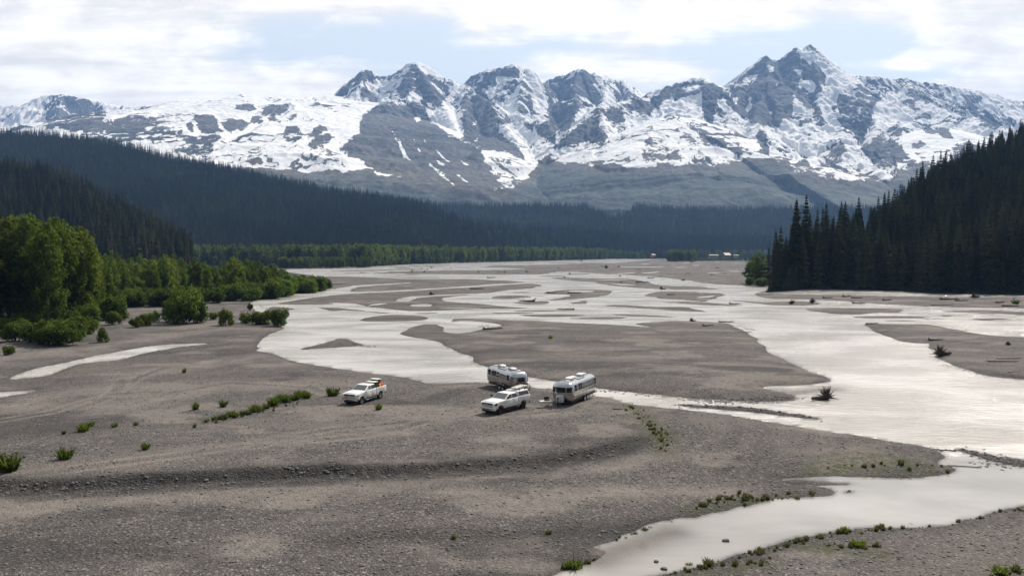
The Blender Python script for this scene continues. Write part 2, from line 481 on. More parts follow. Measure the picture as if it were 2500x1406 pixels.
for p in [[(1912, 1173), (1960, 1171.5), (2050, 1178), (2112, 1182), (2060, 1185), (1960, 1182), (1915, 1180)],
          [(2325, 1095), (2370, 1099), (2400, 1107), (2450, 1117), (2500, 1125), (2620, 1140), (2620, 1156), (2500, 1139), (2440, 1129), (2400, 1121), (2370, 1108)],
          [(2060, 1199), (2076, 1196), (2084, 1200), (2074, 1205), (2062, 1204)]]:
    OPS.append(('G', p))
r2 = random.Random(3)
for k in range(60):                      # small bars in the far channels
    x = r2.uniform(860, 1500); y = r2.uniform(641 + max(0, (1200 - x)) * 0.012, 669)
    L = r2.uniform(8, 42); t = r2.uniform(0.5, 1.1) * (1 + (y - 640) / 60)
    OPS.append(('G', [(x - L, y), (x - L * 0.2, y - t), (x + L, y - t * 0.2), (x + L * 0.3, y + t * 0.7)]))
for k in range(34):                      # and long thin ones in the right-hand shallows
    x = r2.uniform(2140, 2620); y = r2.uniform(758, 788)
    L = r2.uniform(20, 70); t = r2.uniform(0.5, 1.3)
    OPS.append(('G', [(x - L, y), (x - L * 0.2, y - t), (x + L, y - t * 0.2), (x + L * 0.3, y + t * 0.7)]))

us = np.concatenate([[-3.2, -2.2, -1.6, -1.3, -1.12], (np.arange(-760, 3270, 4.0) - CX) / F, [1.12, 1.3, 1.6, 2.2, 3.2]])
pys = np.concatenate([np.arange(1580, 800, -2.3), np.arange(800, 690, -1.1), np.arange(690, 632, -0.55)])
Yr = on_ground(np.full(pys.shape, CX), pys)[1]
Ys = np.concatenate([[-160, -60, -20, 0, 12, 22, 28], Yr, [2100, 2300, 2600, 3000, 3600, 5000, 8000, 12000]])
GY, GU = np.meshgrid(Ys, us, indexing='ij')
GX = (GU * np.maximum(GY, Yr[0])).astype(np.float32); GY = GY.astype(np.float32)

def shore(x, y):
    """Signed distance to the water's edge in metres (positive on gravel)."""
    s = np.full(x.shape, 9.0, np.float32)
    xr, yr = x.ravel(), y.ravel(); sr = s.ravel()
    for kind, poly in OPS:
        p = chaikin(poly, 2 if len(poly) > 12 else 1)
        wx, wy = on_ground(p[:, 0], p[:, 1])
        m = (xr > wx.min() - 9) & (xr < wx.max() + 9) & (yr > wy.min() - 9) & (yr < wy.max() + 9)
        if not m.any(): continue
        d = np.clip(poly_sd(xr[m], yr[m], np.stack([wx, wy], 1)), -9, 9)
        sr[m] = np.minimum(sr[m], -d) if kind == 'W' else np.maximum(sr[m], d)
    return sr.reshape(x.shape)

STEP = [(-260, 1206), (0, 1190), (300, 1177), (700, 1160), (1000, 1147), (1300, 1126), (1450, 1102), (1560, 1074), (1650, 1045)]
STEP2 = [(700, 1330), (900, 1300), (1200, 1288), (1500, 1276), (1700, 1248)]
TRACKS = [([(-200, 1205), (0, 1182), (420, 1128), (640, 1093), (800, 1060), (1000, 1040), (1160, 1028), (1330, 1018), (1440, 1000)], 2.2),
          ([(-200, 1020), (0, 1000), (120, 975), (260, 945), (340, 915), (520, 885), (640, 868)], 3.5),
          ([(-200, 1262), (0, 1240), (200, 1222), (560, 1196), (900, 1182), (1100, 1160), (1400, 1134), (1600, 1112)], 1.6),
          ([(300, 1000), (500, 945), (780, 935), (900, 935)], 3.5), ([(1100, 1200), (1500, 1190), (1800, 1185)], 1.5),
          ([(0, 865), (200, 850), (420, 815), (560, 800), (660, 800)], 3.5)]
VEG = [([(1530, 985), (1560, 1018), (1600, 1060), (1625, 1100)], 1.5), ([(1700, 1235), (1800, 1212), (1870, 1212), (2000, 1198)], 1.1),
       ([(2000, 1140), (2120, 1120), (2250, 1135)], 2.0), ([(1640, 1400), (1720, 1385), (1850, 1362)], 0.8), ([(1960, 1318), (2090, 1330), (2140, 1336)], 0.8),
       ([(2440, 1400), (2560, 1390)], 0.8), ([(480, 1030), (560, 1018), (640, 1000), (745, 968)], 0.9), ([(1350, 1388), (1440, 1372)], 0.5)]

def wline(pts):
    p = np.asarray(pts, float); x, y = on_ground(p[:, 0], p[:, 1], 0.5); return np.stack([x, y], 1)

def ground_fields(x, y):
    D = np.hypot(x, y)
    s = shore(x, y)
    s = s + fbm(x / 7, y / 7, 4, 3) * np.clip(0.3 + 0.004 * D, 0.3, 1.6) + fbm(x / 1.1, y / 1.1, 2, 5) * 0.22
    hmax = np.clip(0.95 * (78 / np.maximum(D, 40)) ** 1.5, 0.03, 0.95)
    pool = sstep(75, 52, y) * sstep(-5, 8, x)                      # low ground round the near pool
    hmax = hmax * (1 - 0.55 * pool)
    z = np.where(s > 0, hmax * (1 - np.exp(-s / 2.4)), -0.55 * (1 - np.exp(np.minimum(s, 0) / 1.6)))
    land = np.clip(s / 5, 0, 1) * sstep(420, 150, D)
    z = z + land * (fbm(x / 22, y / 22, 4, 11) * 0.16 + fbm(x / 3.0, y / 4.0, 3, 15) * 0.045)
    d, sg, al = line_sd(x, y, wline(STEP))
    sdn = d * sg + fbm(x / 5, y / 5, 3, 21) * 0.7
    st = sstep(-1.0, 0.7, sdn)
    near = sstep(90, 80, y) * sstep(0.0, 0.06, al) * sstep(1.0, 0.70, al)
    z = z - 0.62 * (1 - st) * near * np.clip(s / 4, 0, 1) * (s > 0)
    dark = 1.3 * np.exp(-((sdn + 0.7) / 1.5) ** 2) * sstep(90, 80, y) * sstep(0.0, 0.06, al) * sstep(1.0, 0.80, al)  # dark cobbles on the terrace face, with its shade put into the colour too
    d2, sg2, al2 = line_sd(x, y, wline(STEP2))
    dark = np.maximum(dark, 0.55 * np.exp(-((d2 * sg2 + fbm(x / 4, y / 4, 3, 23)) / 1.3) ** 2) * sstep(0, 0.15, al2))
    z = z - 0.18 * (1 - sstep(-1, 1, d2 * sg2)) * sstep(60, 52, y) * np.clip(s / 4, 0, 1) * sstep(0, 0.2, al2)
    sand = np.zeros_like(x)
    for pts, wd in TRACKS:
        d, sg, al = line_sd(x, y, wline(pts))
        d = d + fbm(x / 4, y / 4, 3, 31) * wd * 0.8
        sand = np.maximum(sand, np.exp(-(d / wd) ** 2) * (0.75 + 0.5 * fbm(x / 2.5, y / 2.5, 3, 33)))
    for pts in [TRACKS[0][0], [(-100, 1050), (120, 1010), (260, 968), (330, 925), (420, 890)], [(160, 1010), (260, 975), (290, 948), (300, 925)], [(-200, 1235), (200, 1205), (600, 1180), (1000, 1165), (1350, 1140)], [(640, 1100), (900, 1075), (1120, 1020), (1160, 1000)], [(700, 1020), (860, 1000), (1000, 1005), (1180, 1015)], [(420, 960), (560, 935), (760, 948), (830, 975)]]:
        d, sg, al = line_sd(x, y, wline(pts))
        sand = sand * (1 - .75 * np.exp(-((np.abs(d) - .15) / .5) ** 2) * (y < 140))
        sand = np.maximum(sand, 1.15 * np.exp(-((np.abs(d) - .95) / .42) ** 2) * sstep(.15, -.1, np.abs(al - .5) - .42) * (.75 + .5 * fbm(x / 5, y / 5, 3, 37)))
    sand = np.maximum(sand, 0.75 * sstep(0.05, 0.4, fbm(x / 9, y / 5, 4, 35)))
    # the low tan shallows on the right and at the tongue of the central bar
    for pts, wd in [([(2290, 797), (2400, 807), (2560, 818)], 4.0), ([(1860, 943), (1960, 947), (2010, 940)], 1.6), ([(1480, 1325), (1560, 1300), (1680, 1270)], 0.9)]:
        d, sg, al = line_sd(x, y, wline(pts)); sand = np.maximum(sand, 1.2 * np.exp(-(d / wd) ** 2))
    ds_, ss_, as_ = line_sd(x, y, wline([(-400, 1225), (0, 1186), (420, 1160), (900, 1120), (1300, 1085), (1480, 1030), (1520, 985)]))
    ds_ = ds_ * ss_
    global BAND
    BAND = fbm(ds_ / 3.4 + fbm(x / 14, y / 14, 3, 45) * .7, as_ * 5 + x / 60, 5, 47, .62) + .5 * fbm(x / 16, y / 9, 4, 49)
    veg = np.zeros_like(x)
    for pts, wd in VEG:
        d, sg, al = line_sd(x, y, wline(pts))
        d = d + fbm(x / 1.5, y / 1.5, 3, 41) * wd * 0.8
        veg = np.maximum(veg, np.exp(-(d / wd) ** 2))
    ppx, ppy = to_px(x, y, z)
    forest = sstep(0, 30, poly_sd(x, y, np.stack(on_ground(*np.array([(-900, 790), (-300, 825), (0, 842), (230, 832), (300, 795), (300, 762), (420, 742), (600, 735), (790, 705), (790, 672), (700, 655), (905, 648), (1480, 629), (-900, 624)]).T), 1))) if x.size < 4e6 else 0
    fo2 = sstep(0, 8, poly_sd(x, y, np.stack(on_ground(*np.array([(1815, 690), (1900, 699), (2000, 703), (2280, 711), (2500, 714), (3300, 729), (3300, 626), (1815, 630)]).T), 1)))
    forest = np.maximum(forest, fo2)
    z = z + forest * 0.5
    z = np.where(s > 0, np.maximum(z, np.minimum(0.10, 0.05 * s)), z)
    return z, s, sand, dark, veg, forest

print('ground', GX.shape)
gz, gs, gsand, gdark, gveg, gfor = ground_fields(GX, GY); gband = BAND
G_MAT, t, p = new_mat("river_gravel")
tcn = t.new('ShaderNodeTexCoord'); OC = tcn.outputs['Object']
def vor(scale, out, vec=None):
    nd = t.new('ShaderNodeTexVoronoi'); t.put(nd.inputs['Vector'], vec if vec is not None else OC); nd.inputs['Scale'].default_value = scale
    return nd.outputs[out]
cA = t.new('ShaderNodeSeparateColor'); t.l.new(vor(10.0, 'Color'), cA.inputs[0])
cB = t.new('ShaderNodeSeparateColor'); t.l.new(vor(19.0, 'Color'), cB.inputs[0])
cC = t.new('ShaderNodeSeparateColor'); t.l.new(vor(6.0, 'Color'), cC.inputs[0])
g = t.mix(t.ramp(cA.outputs[0], 0.0, 1.0), (0.022, 0.021, 0.021), (0.138, 0.124, 0.117))
g2 = t.mix(t.ramp(cB.outputs[1], 0.0, 1.0), (0.027, 0.025, 0.025), (0.147, 0.130, 0.120))
col = t.mix(0.5, g, g2)
col = t.mix(t.ramp(cC.outputs[2], 0.88, 0.96, 0, 0.55), col, (0.30, 0.275, 0.25))        # scattered pale stones
col = t.mix(t.ramp(cA.outputs[2], 0.9, 1.0, 0, 0.7), col, (0.33, 0.30, 0.28))
col = t.mix(t.ramp(cC.outputs[1], 0.86, 1.0, 0, 0.5), col, (0.03, 0.028, 0.028))
big = t.noise(OC, 0.11, 6, 0.6)
mid = t.noise(OC, 0.7, 6, 0.65)
col = t.mix(t.ramp(big, 0.3, 0.7, 0.0, 0.55), col, t.mix(0.5, col, (0.088, 0.078, 0.070)))
col = t.mix(t.ramp(mid, 0.35, 0.7, 0.45, 0.0), col, t.mix(0.55, col, (0.032, 0.030, 0.031)))
bnd = t.math('ADD', t.attr('band'), t.math('MULTIPLY', t.math('SUBTRACT', t.noise(OC, 0.55, 6, .65), .5), .5))
col = t.mix(t.ramp(bnd, -0.05, -0.55, 0, .62), col, t.mix(.75, col, (0.020, 0.020, 0.021)))
col = t.mix(t.ramp(bnd, 0.02, 0.5, 0, .6), col, t.mix(.6, col, (0.150, 0.128, 0.110)))
sandc = t.mix(t.noise(OC, 3.0, 6), (0.148, 0.129, 0.113), (0.230, 0.202, 0.176))
sandf = t.math('MULTIPLY', t.attr('sand'), t.ramp(t.noise(OC, 1.3, 6, 0.7), 0.25, 0.62, 0.15, 1.0), clamp=True)
col = t.mix(t.math('MULTIPLY', sandf, 0.95), col, sandc)
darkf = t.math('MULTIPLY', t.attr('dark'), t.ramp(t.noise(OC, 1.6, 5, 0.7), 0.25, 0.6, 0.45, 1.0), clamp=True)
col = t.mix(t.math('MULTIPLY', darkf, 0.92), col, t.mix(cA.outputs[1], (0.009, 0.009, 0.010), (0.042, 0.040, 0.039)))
vegc = t.mix(t.noise(OC, 2.2, 5), (0.028, 0.040, 0.014), (0.085, 0.088, 0.032))
vegf = t.math('MULTIPLY', t.attr('veg'), t.ramp(t.noise(OC, 1.8, 5, 0.7), 0.36, 0.6), clamp=True)
col = t.mix(t.math('MULTIPLY', vegf, 0.8), col, vegc)
wetf = t.attr('wet')
col = t.mix(t.math('MULTIPLY', wetf, 0.6, clamp=True), col, t.mix(0.72, col, (0.022, 0.020, 0.020)))
col = t.mix(t.attr('forest'), col, (0.020, 0.026, 0.012))
t.l.new(col, p.inputs['Base Color'])
p.inputs['Roughness'].default_value = 0.9
p.inputs['Specular IOR Level'].default_value = 0.12
b = t.new('ShaderNodeBump'); b.inputs['Strength'].default_value = 0.9; b.inputs['Distance'].default_value = 0.09
hsum = t.math('ADD', t.math('MULTIPLY', vor(8.5, 'Distance'), -0.8), t.math('MULTIPLY', vor(4.6, 'Distance'), -0.8))
hsum = t.math('ADD', hsum, t.math('MULTIPLY', t.noise(OC, 1.1, 6, 0.6), 1.2))
t.l.new(hsum, b.inputs['Height']); t.l.new(b.outputs[0], p.inputs['Normal'])

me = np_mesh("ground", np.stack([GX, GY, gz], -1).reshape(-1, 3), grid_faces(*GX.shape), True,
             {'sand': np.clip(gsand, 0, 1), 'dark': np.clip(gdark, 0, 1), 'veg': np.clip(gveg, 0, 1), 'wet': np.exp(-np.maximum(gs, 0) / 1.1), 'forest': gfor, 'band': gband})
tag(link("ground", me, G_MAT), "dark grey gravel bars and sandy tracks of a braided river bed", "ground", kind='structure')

def ground_z(x, y):
    z = ground_fields(np.atleast_1d(np.asarray(x, np.float32)), np.atleast_1d(np.asarray(y, np.float32)))[0]
    return z

def place(px, py):
    """Ground points under picture points."""
    px = np.atleast_1d(np.asarray(px, float)); py = np.atleast_1d(np.asarray(py, float))
    z = np.full(px.shape, 0.4)
    for _ in range(3):
        x, y = on_ground(px, py, z); z = ground_z(x, y).astype(float)
    return x, y, z

# ------------------------------------------------------------------ water sheet
wu = np.concatenate([[-3.2, -2, -1.3], np.linspace(-1.0, 1.05, 560), [1.3, 2, 3.2]]); wy = np.concatenate([[-160, -40, 0, 20], Yr[::3], [2200, 2900]])
WY, WU = np.meshgrid(wy, wu, indexing='ij'); WX = WU * np.maximum(WY, 30)
wpx, wpy = to_px(WX, WY, 0 * WX)
wsh = shore(WX.astype(np.float32), WY.astype(np.float32)); DW = np.hypot(WX, WY)
wsh = wsh + fbm(WX / 7, WY / 7, 4, 3) * np.clip(0.3 + 0.004 * DW, 0.3, 1.6) + fbm(WX / 1.1, WY / 1.1, 2, 5) * 0.22
shal = np.exp(np.minimum(wsh + .05, 0) / .16) * .75 * sstep(200, 100, DW)
shal = np.maximum(shal, .75 * np.exp(-(line_sd(WX.astype(np.float32), WY.astype(np.float32), wline([(1450, 1345), (1540, 1312), (1640, 1280)]))[0] / 1.6) ** 2))
shal = np.maximum(shal, .7 * np.exp(-(line_sd(WX.astype(np.float32), WY.astype(np.float32), wline([(1850, 945), (1950, 948), (2030, 940)]))[0] / 1.8) ** 2))
calm = sstep(1085, 1150, wpy) * sstep(1250, 1500, wpx)
W_MAT, t, p = new_mat("silty_water")
OC = t.new('ShaderNodeTexCoord').outputs['Object']
n1 = t.noise(t.scale(OC, (0.55, 1.5, 1)), 0.8, 7, 0.62, 0.3)
n2 = t.noise(t.scale(OC, (0.25, 0.5, 1)), 0.16, 5, 0.55, 0.4)
wc = t.mix(t.ramp(n2, .36, .64), (0.37, 0.35, 0.315), (0.60, 0.575, 0.54))
wc = t.mix(t.attr('calm'), wc, t.mix(t.ramp(n2, .35, .65), (0.24, 0.225, 0.20), (0.37, 0.35, 0.32)))
t.l.new(wc, p.inputs['Base Color'])
tp_ = t.new('ShaderNodeBsdfTransparent'); tp_.inputs[0].default_value = (.95, .90, .84, 1)
mx_ = t.new('ShaderNodeMixShader'); t.put(mx_.inputs[0], t.math('MULTIPLY', t.attr('shallow'), .82, clamp=True))
t.l.new(p.outputs[0], mx_.inputs[1]); t.l.new(tp_.outputs[0], mx_.inputs[2]); t.l.new(mx_.outputs[0], t.n['Material Output'].inputs['Surface'])
t.put(p.inputs['Roughness'], t.math('SUBTRACT', 0.12, t.math('MULTIPLY', t.attr('calm'), 0.08)))
p.inputs['IOR'].default_value = 1.33
b = t.new('ShaderNodeBump'); b.inputs['Distance'].default_value = 0.42
t.put(b.inputs['Strength'], t.math('SUBTRACT', 0.8, t.math('MULTIPLY', t.attr('calm'), 0.77)))
t.l.new(n1, b.inputs['Height']); t.l.new(b.outputs[0], p.inputs['Normal'])
me = np_mesh("water", np.stack([WX, WY, 0 * WX], -1).reshape(-1, 3), grid_faces(*WX.shape), True, {'calm': calm, 'shallow': shal})
tag(link("water", me, W_MAT), "pale silty glacial river water in braided channels", "river", kind='structure')

# ================================================================== MOUNTAINS: a height field grown from ridge lines
MU = (np.arange(-620, 3130, 2.5) - CX) / F
MYr = np.concatenate([np.linspace(2900, 4200, 120), np.linspace(4210, 6600, 330), np.linspace(6620, 8600, 90)])
MY, MUU = np.meshgrid(MYr.astype(np.float32), MU.astype(np.float32), indexing='ij')
MX = MUU * MY
# each ridge: (points as px, py, distance), slope on its flanks, rounding of the crest
RID = [
 ([(-620, 300, 7700), (-300, 290, 7600), (-100, 268, 7500), (0, 258, 7500), (68, 258, 7500), (85, 245, 7500), (96, 240, 7500), (112, 233, 7500), (150, 231, 7500), (180, 235, 7500), (215, 241, 7450),
   (240, 250, 7450), (265, 256, 7400), (290, 260, 7400), (320, 262, 7400), (350, 261, 7300), (370, 268, 7250), (385, 276, 7200), (402, 272, 7100), (430, 270, 6900)], 0.85, 20),
 ([(150, 231, 7500), (140, 290, 6900), (120, 350, 6400)], 0.9, 15), ([(262, 256, 7400), (265, 310, 6900), (280, 370, 6300)], 0.9, 15), ([(350, 261, 7300), (345, 320, 6700), (330, 370, 6200)], 0.9, 15), ([(60, 258, 7500), (30, 320, 6900)], 0.9, 15),
 ([(430, 270, 6600), (470, 255, 6500), (500, 249, 6400), (530, 246, 6400), (560, 248, 6400), (620, 240, 6400), (680, 242, 6500), (720, 243, 6500), (760, 242, 6500), (812, 237, 6500)], 0.40, 260),
 ([(555, 250, 7600), (577, 234, 7600), (590, 229, 7600), (602, 235, 7600), (625, 237, 7600), (640, 243, 7600)], 1.3, 5),
 ([(430, 270, 6600), (405, 290, 6200), (380, 320, 5800), (350, 355, 5400)], 0.55, 90),
 ([(530, 270, 6000), (470, 290, 5600), (430, 320, 5300), (410, 350, 5100)], 0.62, 60),
 ([(725, 308, 5300), (720, 345, 4900)], 0.8, 60), ([(783, 304, 5300), (790, 345, 4900), (770, 375, 4700)], 0.7, 40),
 ([(812, 237, 6500), (830, 222, 6500), (845, 212, 6500), (858, 199, 6500), (866, 195, 6500), (880, 178, 6500), (890, 170, 6500), (905, 175, 6500), (918, 187, 6500), (950, 189, 6500), (970, 184, 6500), (985, 172, 6500),
   (1000, 160, 6500), (1013, 151, 6500), (1030, 164, 6500), (1050, 179, 6500), (1065, 188, 6450), (1085, 193, 6450), (1100, 205, 6400), (1112, 208, 6400), (1135, 210, 6400), (1145, 198, 6500), (1160, 183, 6500),
   (1175, 178, 6500), (1190, 170, 6500), (1215, 167, 6500), (1235, 163, 6500), (1250, 156, 6500), (1265, 164, 6500), (1275, 172, 6500), (1290, 169, 6500), (1305, 175, 6500), (1315, 190, 6550), (1325, 197, 6600),
   (1345, 195, 6600), (1360, 188, 6600), (1378, 186, 6600), (1395, 176, 6600), (1412, 169, 6600), (1425, 171, 6600), (1437, 180, 6600), (1450, 177, 6600), (1465, 192, 6600), (1480, 184, 6700), (1495, 196, 6700),
   (1520, 196, 6700), (1540, 208, 6700), (1560, 225, 6700), (1575, 232, 6700), (1600, 236, 6700)], 1.05, 8),
 ([(890, 170, 6500), (880, 205, 6250), (868, 225, 6150)], 1.2, 10),
 ([(1013, 151, 6500), (1003, 220, 6150), (980, 250, 5900), (940, 258, 5700), (900, 278, 5500), (870, 300, 5350), (850, 332, 5150), (830, 368, 4950), (790, 402, 4800), (740, 425, 4600), (640, 460, 4100)], 0.66, 25),
 ([(1013, 151, 6500), (1050, 215, 6150), (1085, 262, 5850), (1120, 330, 5300), (1160, 390, 4700)], 0.80, 12),
 ([(1145, 198, 6500), (1150, 225, 6250), (1192, 246, 5950), (1218, 288, 5600), (1245, 325, 5300), (1265, 350, 5150), (1300, 384, 4950)], 0.86, 10),
 ([(1145, 198, 6500), (1135, 260, 5900), (1140, 320, 5350), (1160, 370, 4900)], 0.85, 14),
 ([(1277, 172, 6500), (1272, 215, 6200), (1262, 272, 5850), (1290, 298, 5650), (1335, 296, 5600), (1350, 330, 5350)], 0.95, 8),
 ([(1412, 169, 6600), (1400, 215, 6300), (1410, 262, 6000), (1395, 300, 5700), (1375, 335, 5400)], 0.95, 8),
 ([(1480, 184, 6700), (1478, 230, 6350), (1465, 262, 6100)], 0.95, 8), ([(1540, 208, 6700), (1530, 250, 6300)], 0.9, 8),
 ([(1180, 500, 3950), (1237, 468, 4200), (1284, 426, 4420), (1305, 396, 4560), (1353, 362, 4720), (1389, 319, 4900), (1437, 288, 5100), (1458, 264, 5250), (1484, 259, 5350), (1526, 251, 5500), (1547, 239, 5600), (1587, 243, 5700),
   (1592, 230, 5800), (1602, 221, 5800), (1620, 213, 5800), (1650, 205, 5800), (1675, 198, 5800), (1690, 193, 5800), (1712, 191, 5800), (1720, 199, 5800), (1735, 205, 5800), (1755, 212, 5850), (1766, 218, 5900)], 0.74, 10),
 ([(1458, 264, 5250), (1475, 300, 4950), (1482, 350, 4600)], 0.8, 10), ([(1547, 239, 5600), (1575, 285, 5300)], 0.8, 10), ([(1720, 199, 5800), (1725, 250, 5500), (1738, 300, 5200)], 0.95, 8),
 ([(1560, 350, 4350), (1575, 322, 4600), (1608, 291, 4850), (1637, 283, 4950), (1681, 290, 4950), (1713, 308, 4850), (1754, 335, 4700), (1812, 355, 4550), (1850, 368, 4450)], 0.50, 60),
 ([(1766, 218, 5900), (1790, 204, 5950), (1805, 190, 6000), (1830, 170, 6000), (1850, 150, 6000), (1870, 138, 6000), (1885, 144, 6000), (1895, 147, 6000), (1910, 140, 6000), (1930, 125, 6000), (1945, 119, 6000), (1960, 119, 6000),
   (1968, 112, 6000), (1978, 109, 6000), (1990, 117, 6000), (2005, 130, 6000), (2020, 151, 6000), (2035, 165, 6000), (2060, 178, 6050), (2082, 184, 6100), (2100, 186, 6100), (2140, 189, 6100), (2180, 195, 6150), (2212, 191, 6150),
   (2240, 199, 6200), (2280, 205, 6200), (2330, 212, 6200), (2378, 219, 6250), (2402, 224, 6250), (2430, 232, 6300), (2460, 243, 6300), (2500, 248, 6300), (2600, 262, 6400), (2800, 285, 6500), (3130, 330, 6700)], 1.0, 8),
 ([(1870, 138, 6000), (1876, 190, 5750), (1860, 240, 5500), (1842, 290, 5150), (1862, 318, 4900), (1886, 345, 4650), (1912, 372, 4450), (1938, 394, 4250), (1970, 430, 3900)], 0.78, 12),
 ([(1978, 109, 6000), (1996, 180, 5700), (2006, 235, 5450), (1995, 290, 5200)], 1.0, 8),
 ([(1830, 170, 6000), (1800, 235, 5600), (1790, 280, 5250), (1765, 320, 4900)], 0.9, 10),
 ([(2082, 184, 6100), (2104, 212, 5850), (2136, 262, 5500), (2140, 314, 5050), (2124, 352, 4750), (2100, 395, 4350)], 0.84, 10),
 ([(2104, 212, 5850), (2070, 270, 5450), (2050, 310, 5200)], 0.9, 10),
 ([(2212, 300, 5150), (2192, 332, 4900), (2166, 372, 4600), (2150, 420, 4100)], 0.7, 25),
 ([(2212, 191, 6150), (2221, 238, 5800), (2268, 255, 5650), (2323, 277, 5400), (2381, 296, 5200), (2446, 313, 5000), (2560, 345, 4700)], 0.72, 15),
 ([(2256, 318, 4900), (2300, 316, 4900), (2360, 345, 4600), (2450, 370, 4400)], 0.45, 70),
 ([(1985, 384, 4350), (2020, 390, 4350), (2062, 352, 4600)], 0.6, 20),
]
mz = (40 + np.maximum(MY - 3300, 0) * 0.07).astype(np.float32)
mz = mz + 25 * fbm(MX / 600, MY / 600, 3, 55)
ms = np.zeros_like(MX); md = np.full_like(MX, 300.0)
base = 0.0
wob = fbm(MX / 420, MY / 420, 4, 61) * 90            # wandering foot lines
xr, yr = MX.ravel(), MY.ravel()
mzr, msr, mdr = mz.ravel(), ms.ravel(), md.ravel(); mro = np.full_like(mzr, .6)
for pts, sl, rd in RID:
    P = np.array(pts, float)
    x, y, z = at_depth(P[:, 0], P[:, 1], P[:, 2])
    run = 0.0
    for i in range(len(P) - 1):
        ax, ay, az, bx, by, bz = x[i], y[i], z[i], x[i + 1], y[i + 1], z[i + 1]
        reach = max(az, bz) / sl * 1.15 + 60
        m = np.nonzero((xr > min(ax, bx) - reach) & (xr < max(ax, bx) + reach) & (yr > min(ay, by) - reach) & (yr < max(ay, by) + reach))[0]
        ex, ey = bx - ax, by - ay; L2 = ex * ex + ey * ey
        t_ = np.clip(((xr[m] - ax) * ex + (yr[m] - ay) * ey) / L2, 0, 1).astype(np.float32)
        d = np.hypot(xr[m] - ax - t_ * ex, yr[m] - ay - t_ * ey).astype(np.float32)
        dd = np.sqrt(d * d + rd * rd) - rd
        h = az + (bz - az) * t_ - sl * dd * (1 - 0.16 * sstep(200, 1200, dd))
        k = h > mzr[m]
        mm = m[k]
        mzr[mm] = h[k]; msr[mm] = base + run + t_[k] * math.sqrt(L2); mdr[mm] = d[k]; mro[mm] = 1.0 if rd < 31 else .28
        run += math.sqrt(L2)
    base += run + 731.0
mz = mzr.reshape(MX.shape); ms = msr.reshape(MX.shape); md = mdr.reshape(MX.shape)
mro = mro.reshape(MX.shape)
for _ in range(4): mro[1:-1, 1:-1] = (mro[:-2, 1:-1] + mro[2:, 1:-1] + mro[1:-1, :-2] + mro[1:-1, 2:] + mro[1:-1, 1:-1]) / 5
far = sstep(0, 70, md)
gul = fbm(ms / 95 + fbm(MX / 260, MY / 260, 3, 71) * 0.5, md / 700, 3, 73, 0.55, True)
mz = mz + far * (gul * np.minimum(md, 420) * 0.16 * mro)
mz = mz + fbm(MX / 130, MY / 130, 5, 75, 0.55, True) * (6 + 15 * far) * mro * sstep(60, 300, mz)
mz = mz + fbm(MX / 28, MY / 28, 3, 77, 0.6) * (1 + 12.0 * mro)

mz = mz + (fbm(ms / 240 + fbm(MX / 500, MY / 500, 2, 131), md / 1500, 3, 133, 0.5, True) - .2) * 42 * sstep(250, 800, md)
mz = mz - 90 * sstep(3250, 2900, MY)

# ---- what covers the slopes: snow, rock, alpine turf, forest, set out where the slopes carry them
qx, qy = to_px(MX, MY, mz)
qx = qx.astype(np.float32); qy = qy.astype(np.float32)
strk = fbm(ms / 42 + fbm(MX / 120, MY / 120, 2, 91) * 0.8, md / 420, 5, 93, 0.78)
blot = fbm(MX / 80, MY / 80, 5, 95, 0.75)
LOW = np.array([(-700, 330), (300, 380), (380, 385), (470, 392), (560, 403), (700, 408), (790, 416), (830, 408), (900, 412), (1000, 436), (1120, 452), (1235, 466), (1290, 425), (1330, 385), (1400, 394), (1500, 404), (1600, 400), (1700, 404), (1780, 395), (1850, 380),
                (1900, 392), (1950, 415), (2000, 430), (2080, 440), (2160, 436), (2210, 412), (2270, 402), (2340, 380), (2500, 360), (3200, 400)], float)
ly = np.interp(qx, LOW[:, 0], LOW[:, 1]).astype(np.float32)
ly = ly + fbm(qx / 30, qy / 14, 4, 81) * 16
snow = np.where(qy < ly, 0.75, -1.6) * np.clip(np.abs(qy - ly) / 10, 0, 1)
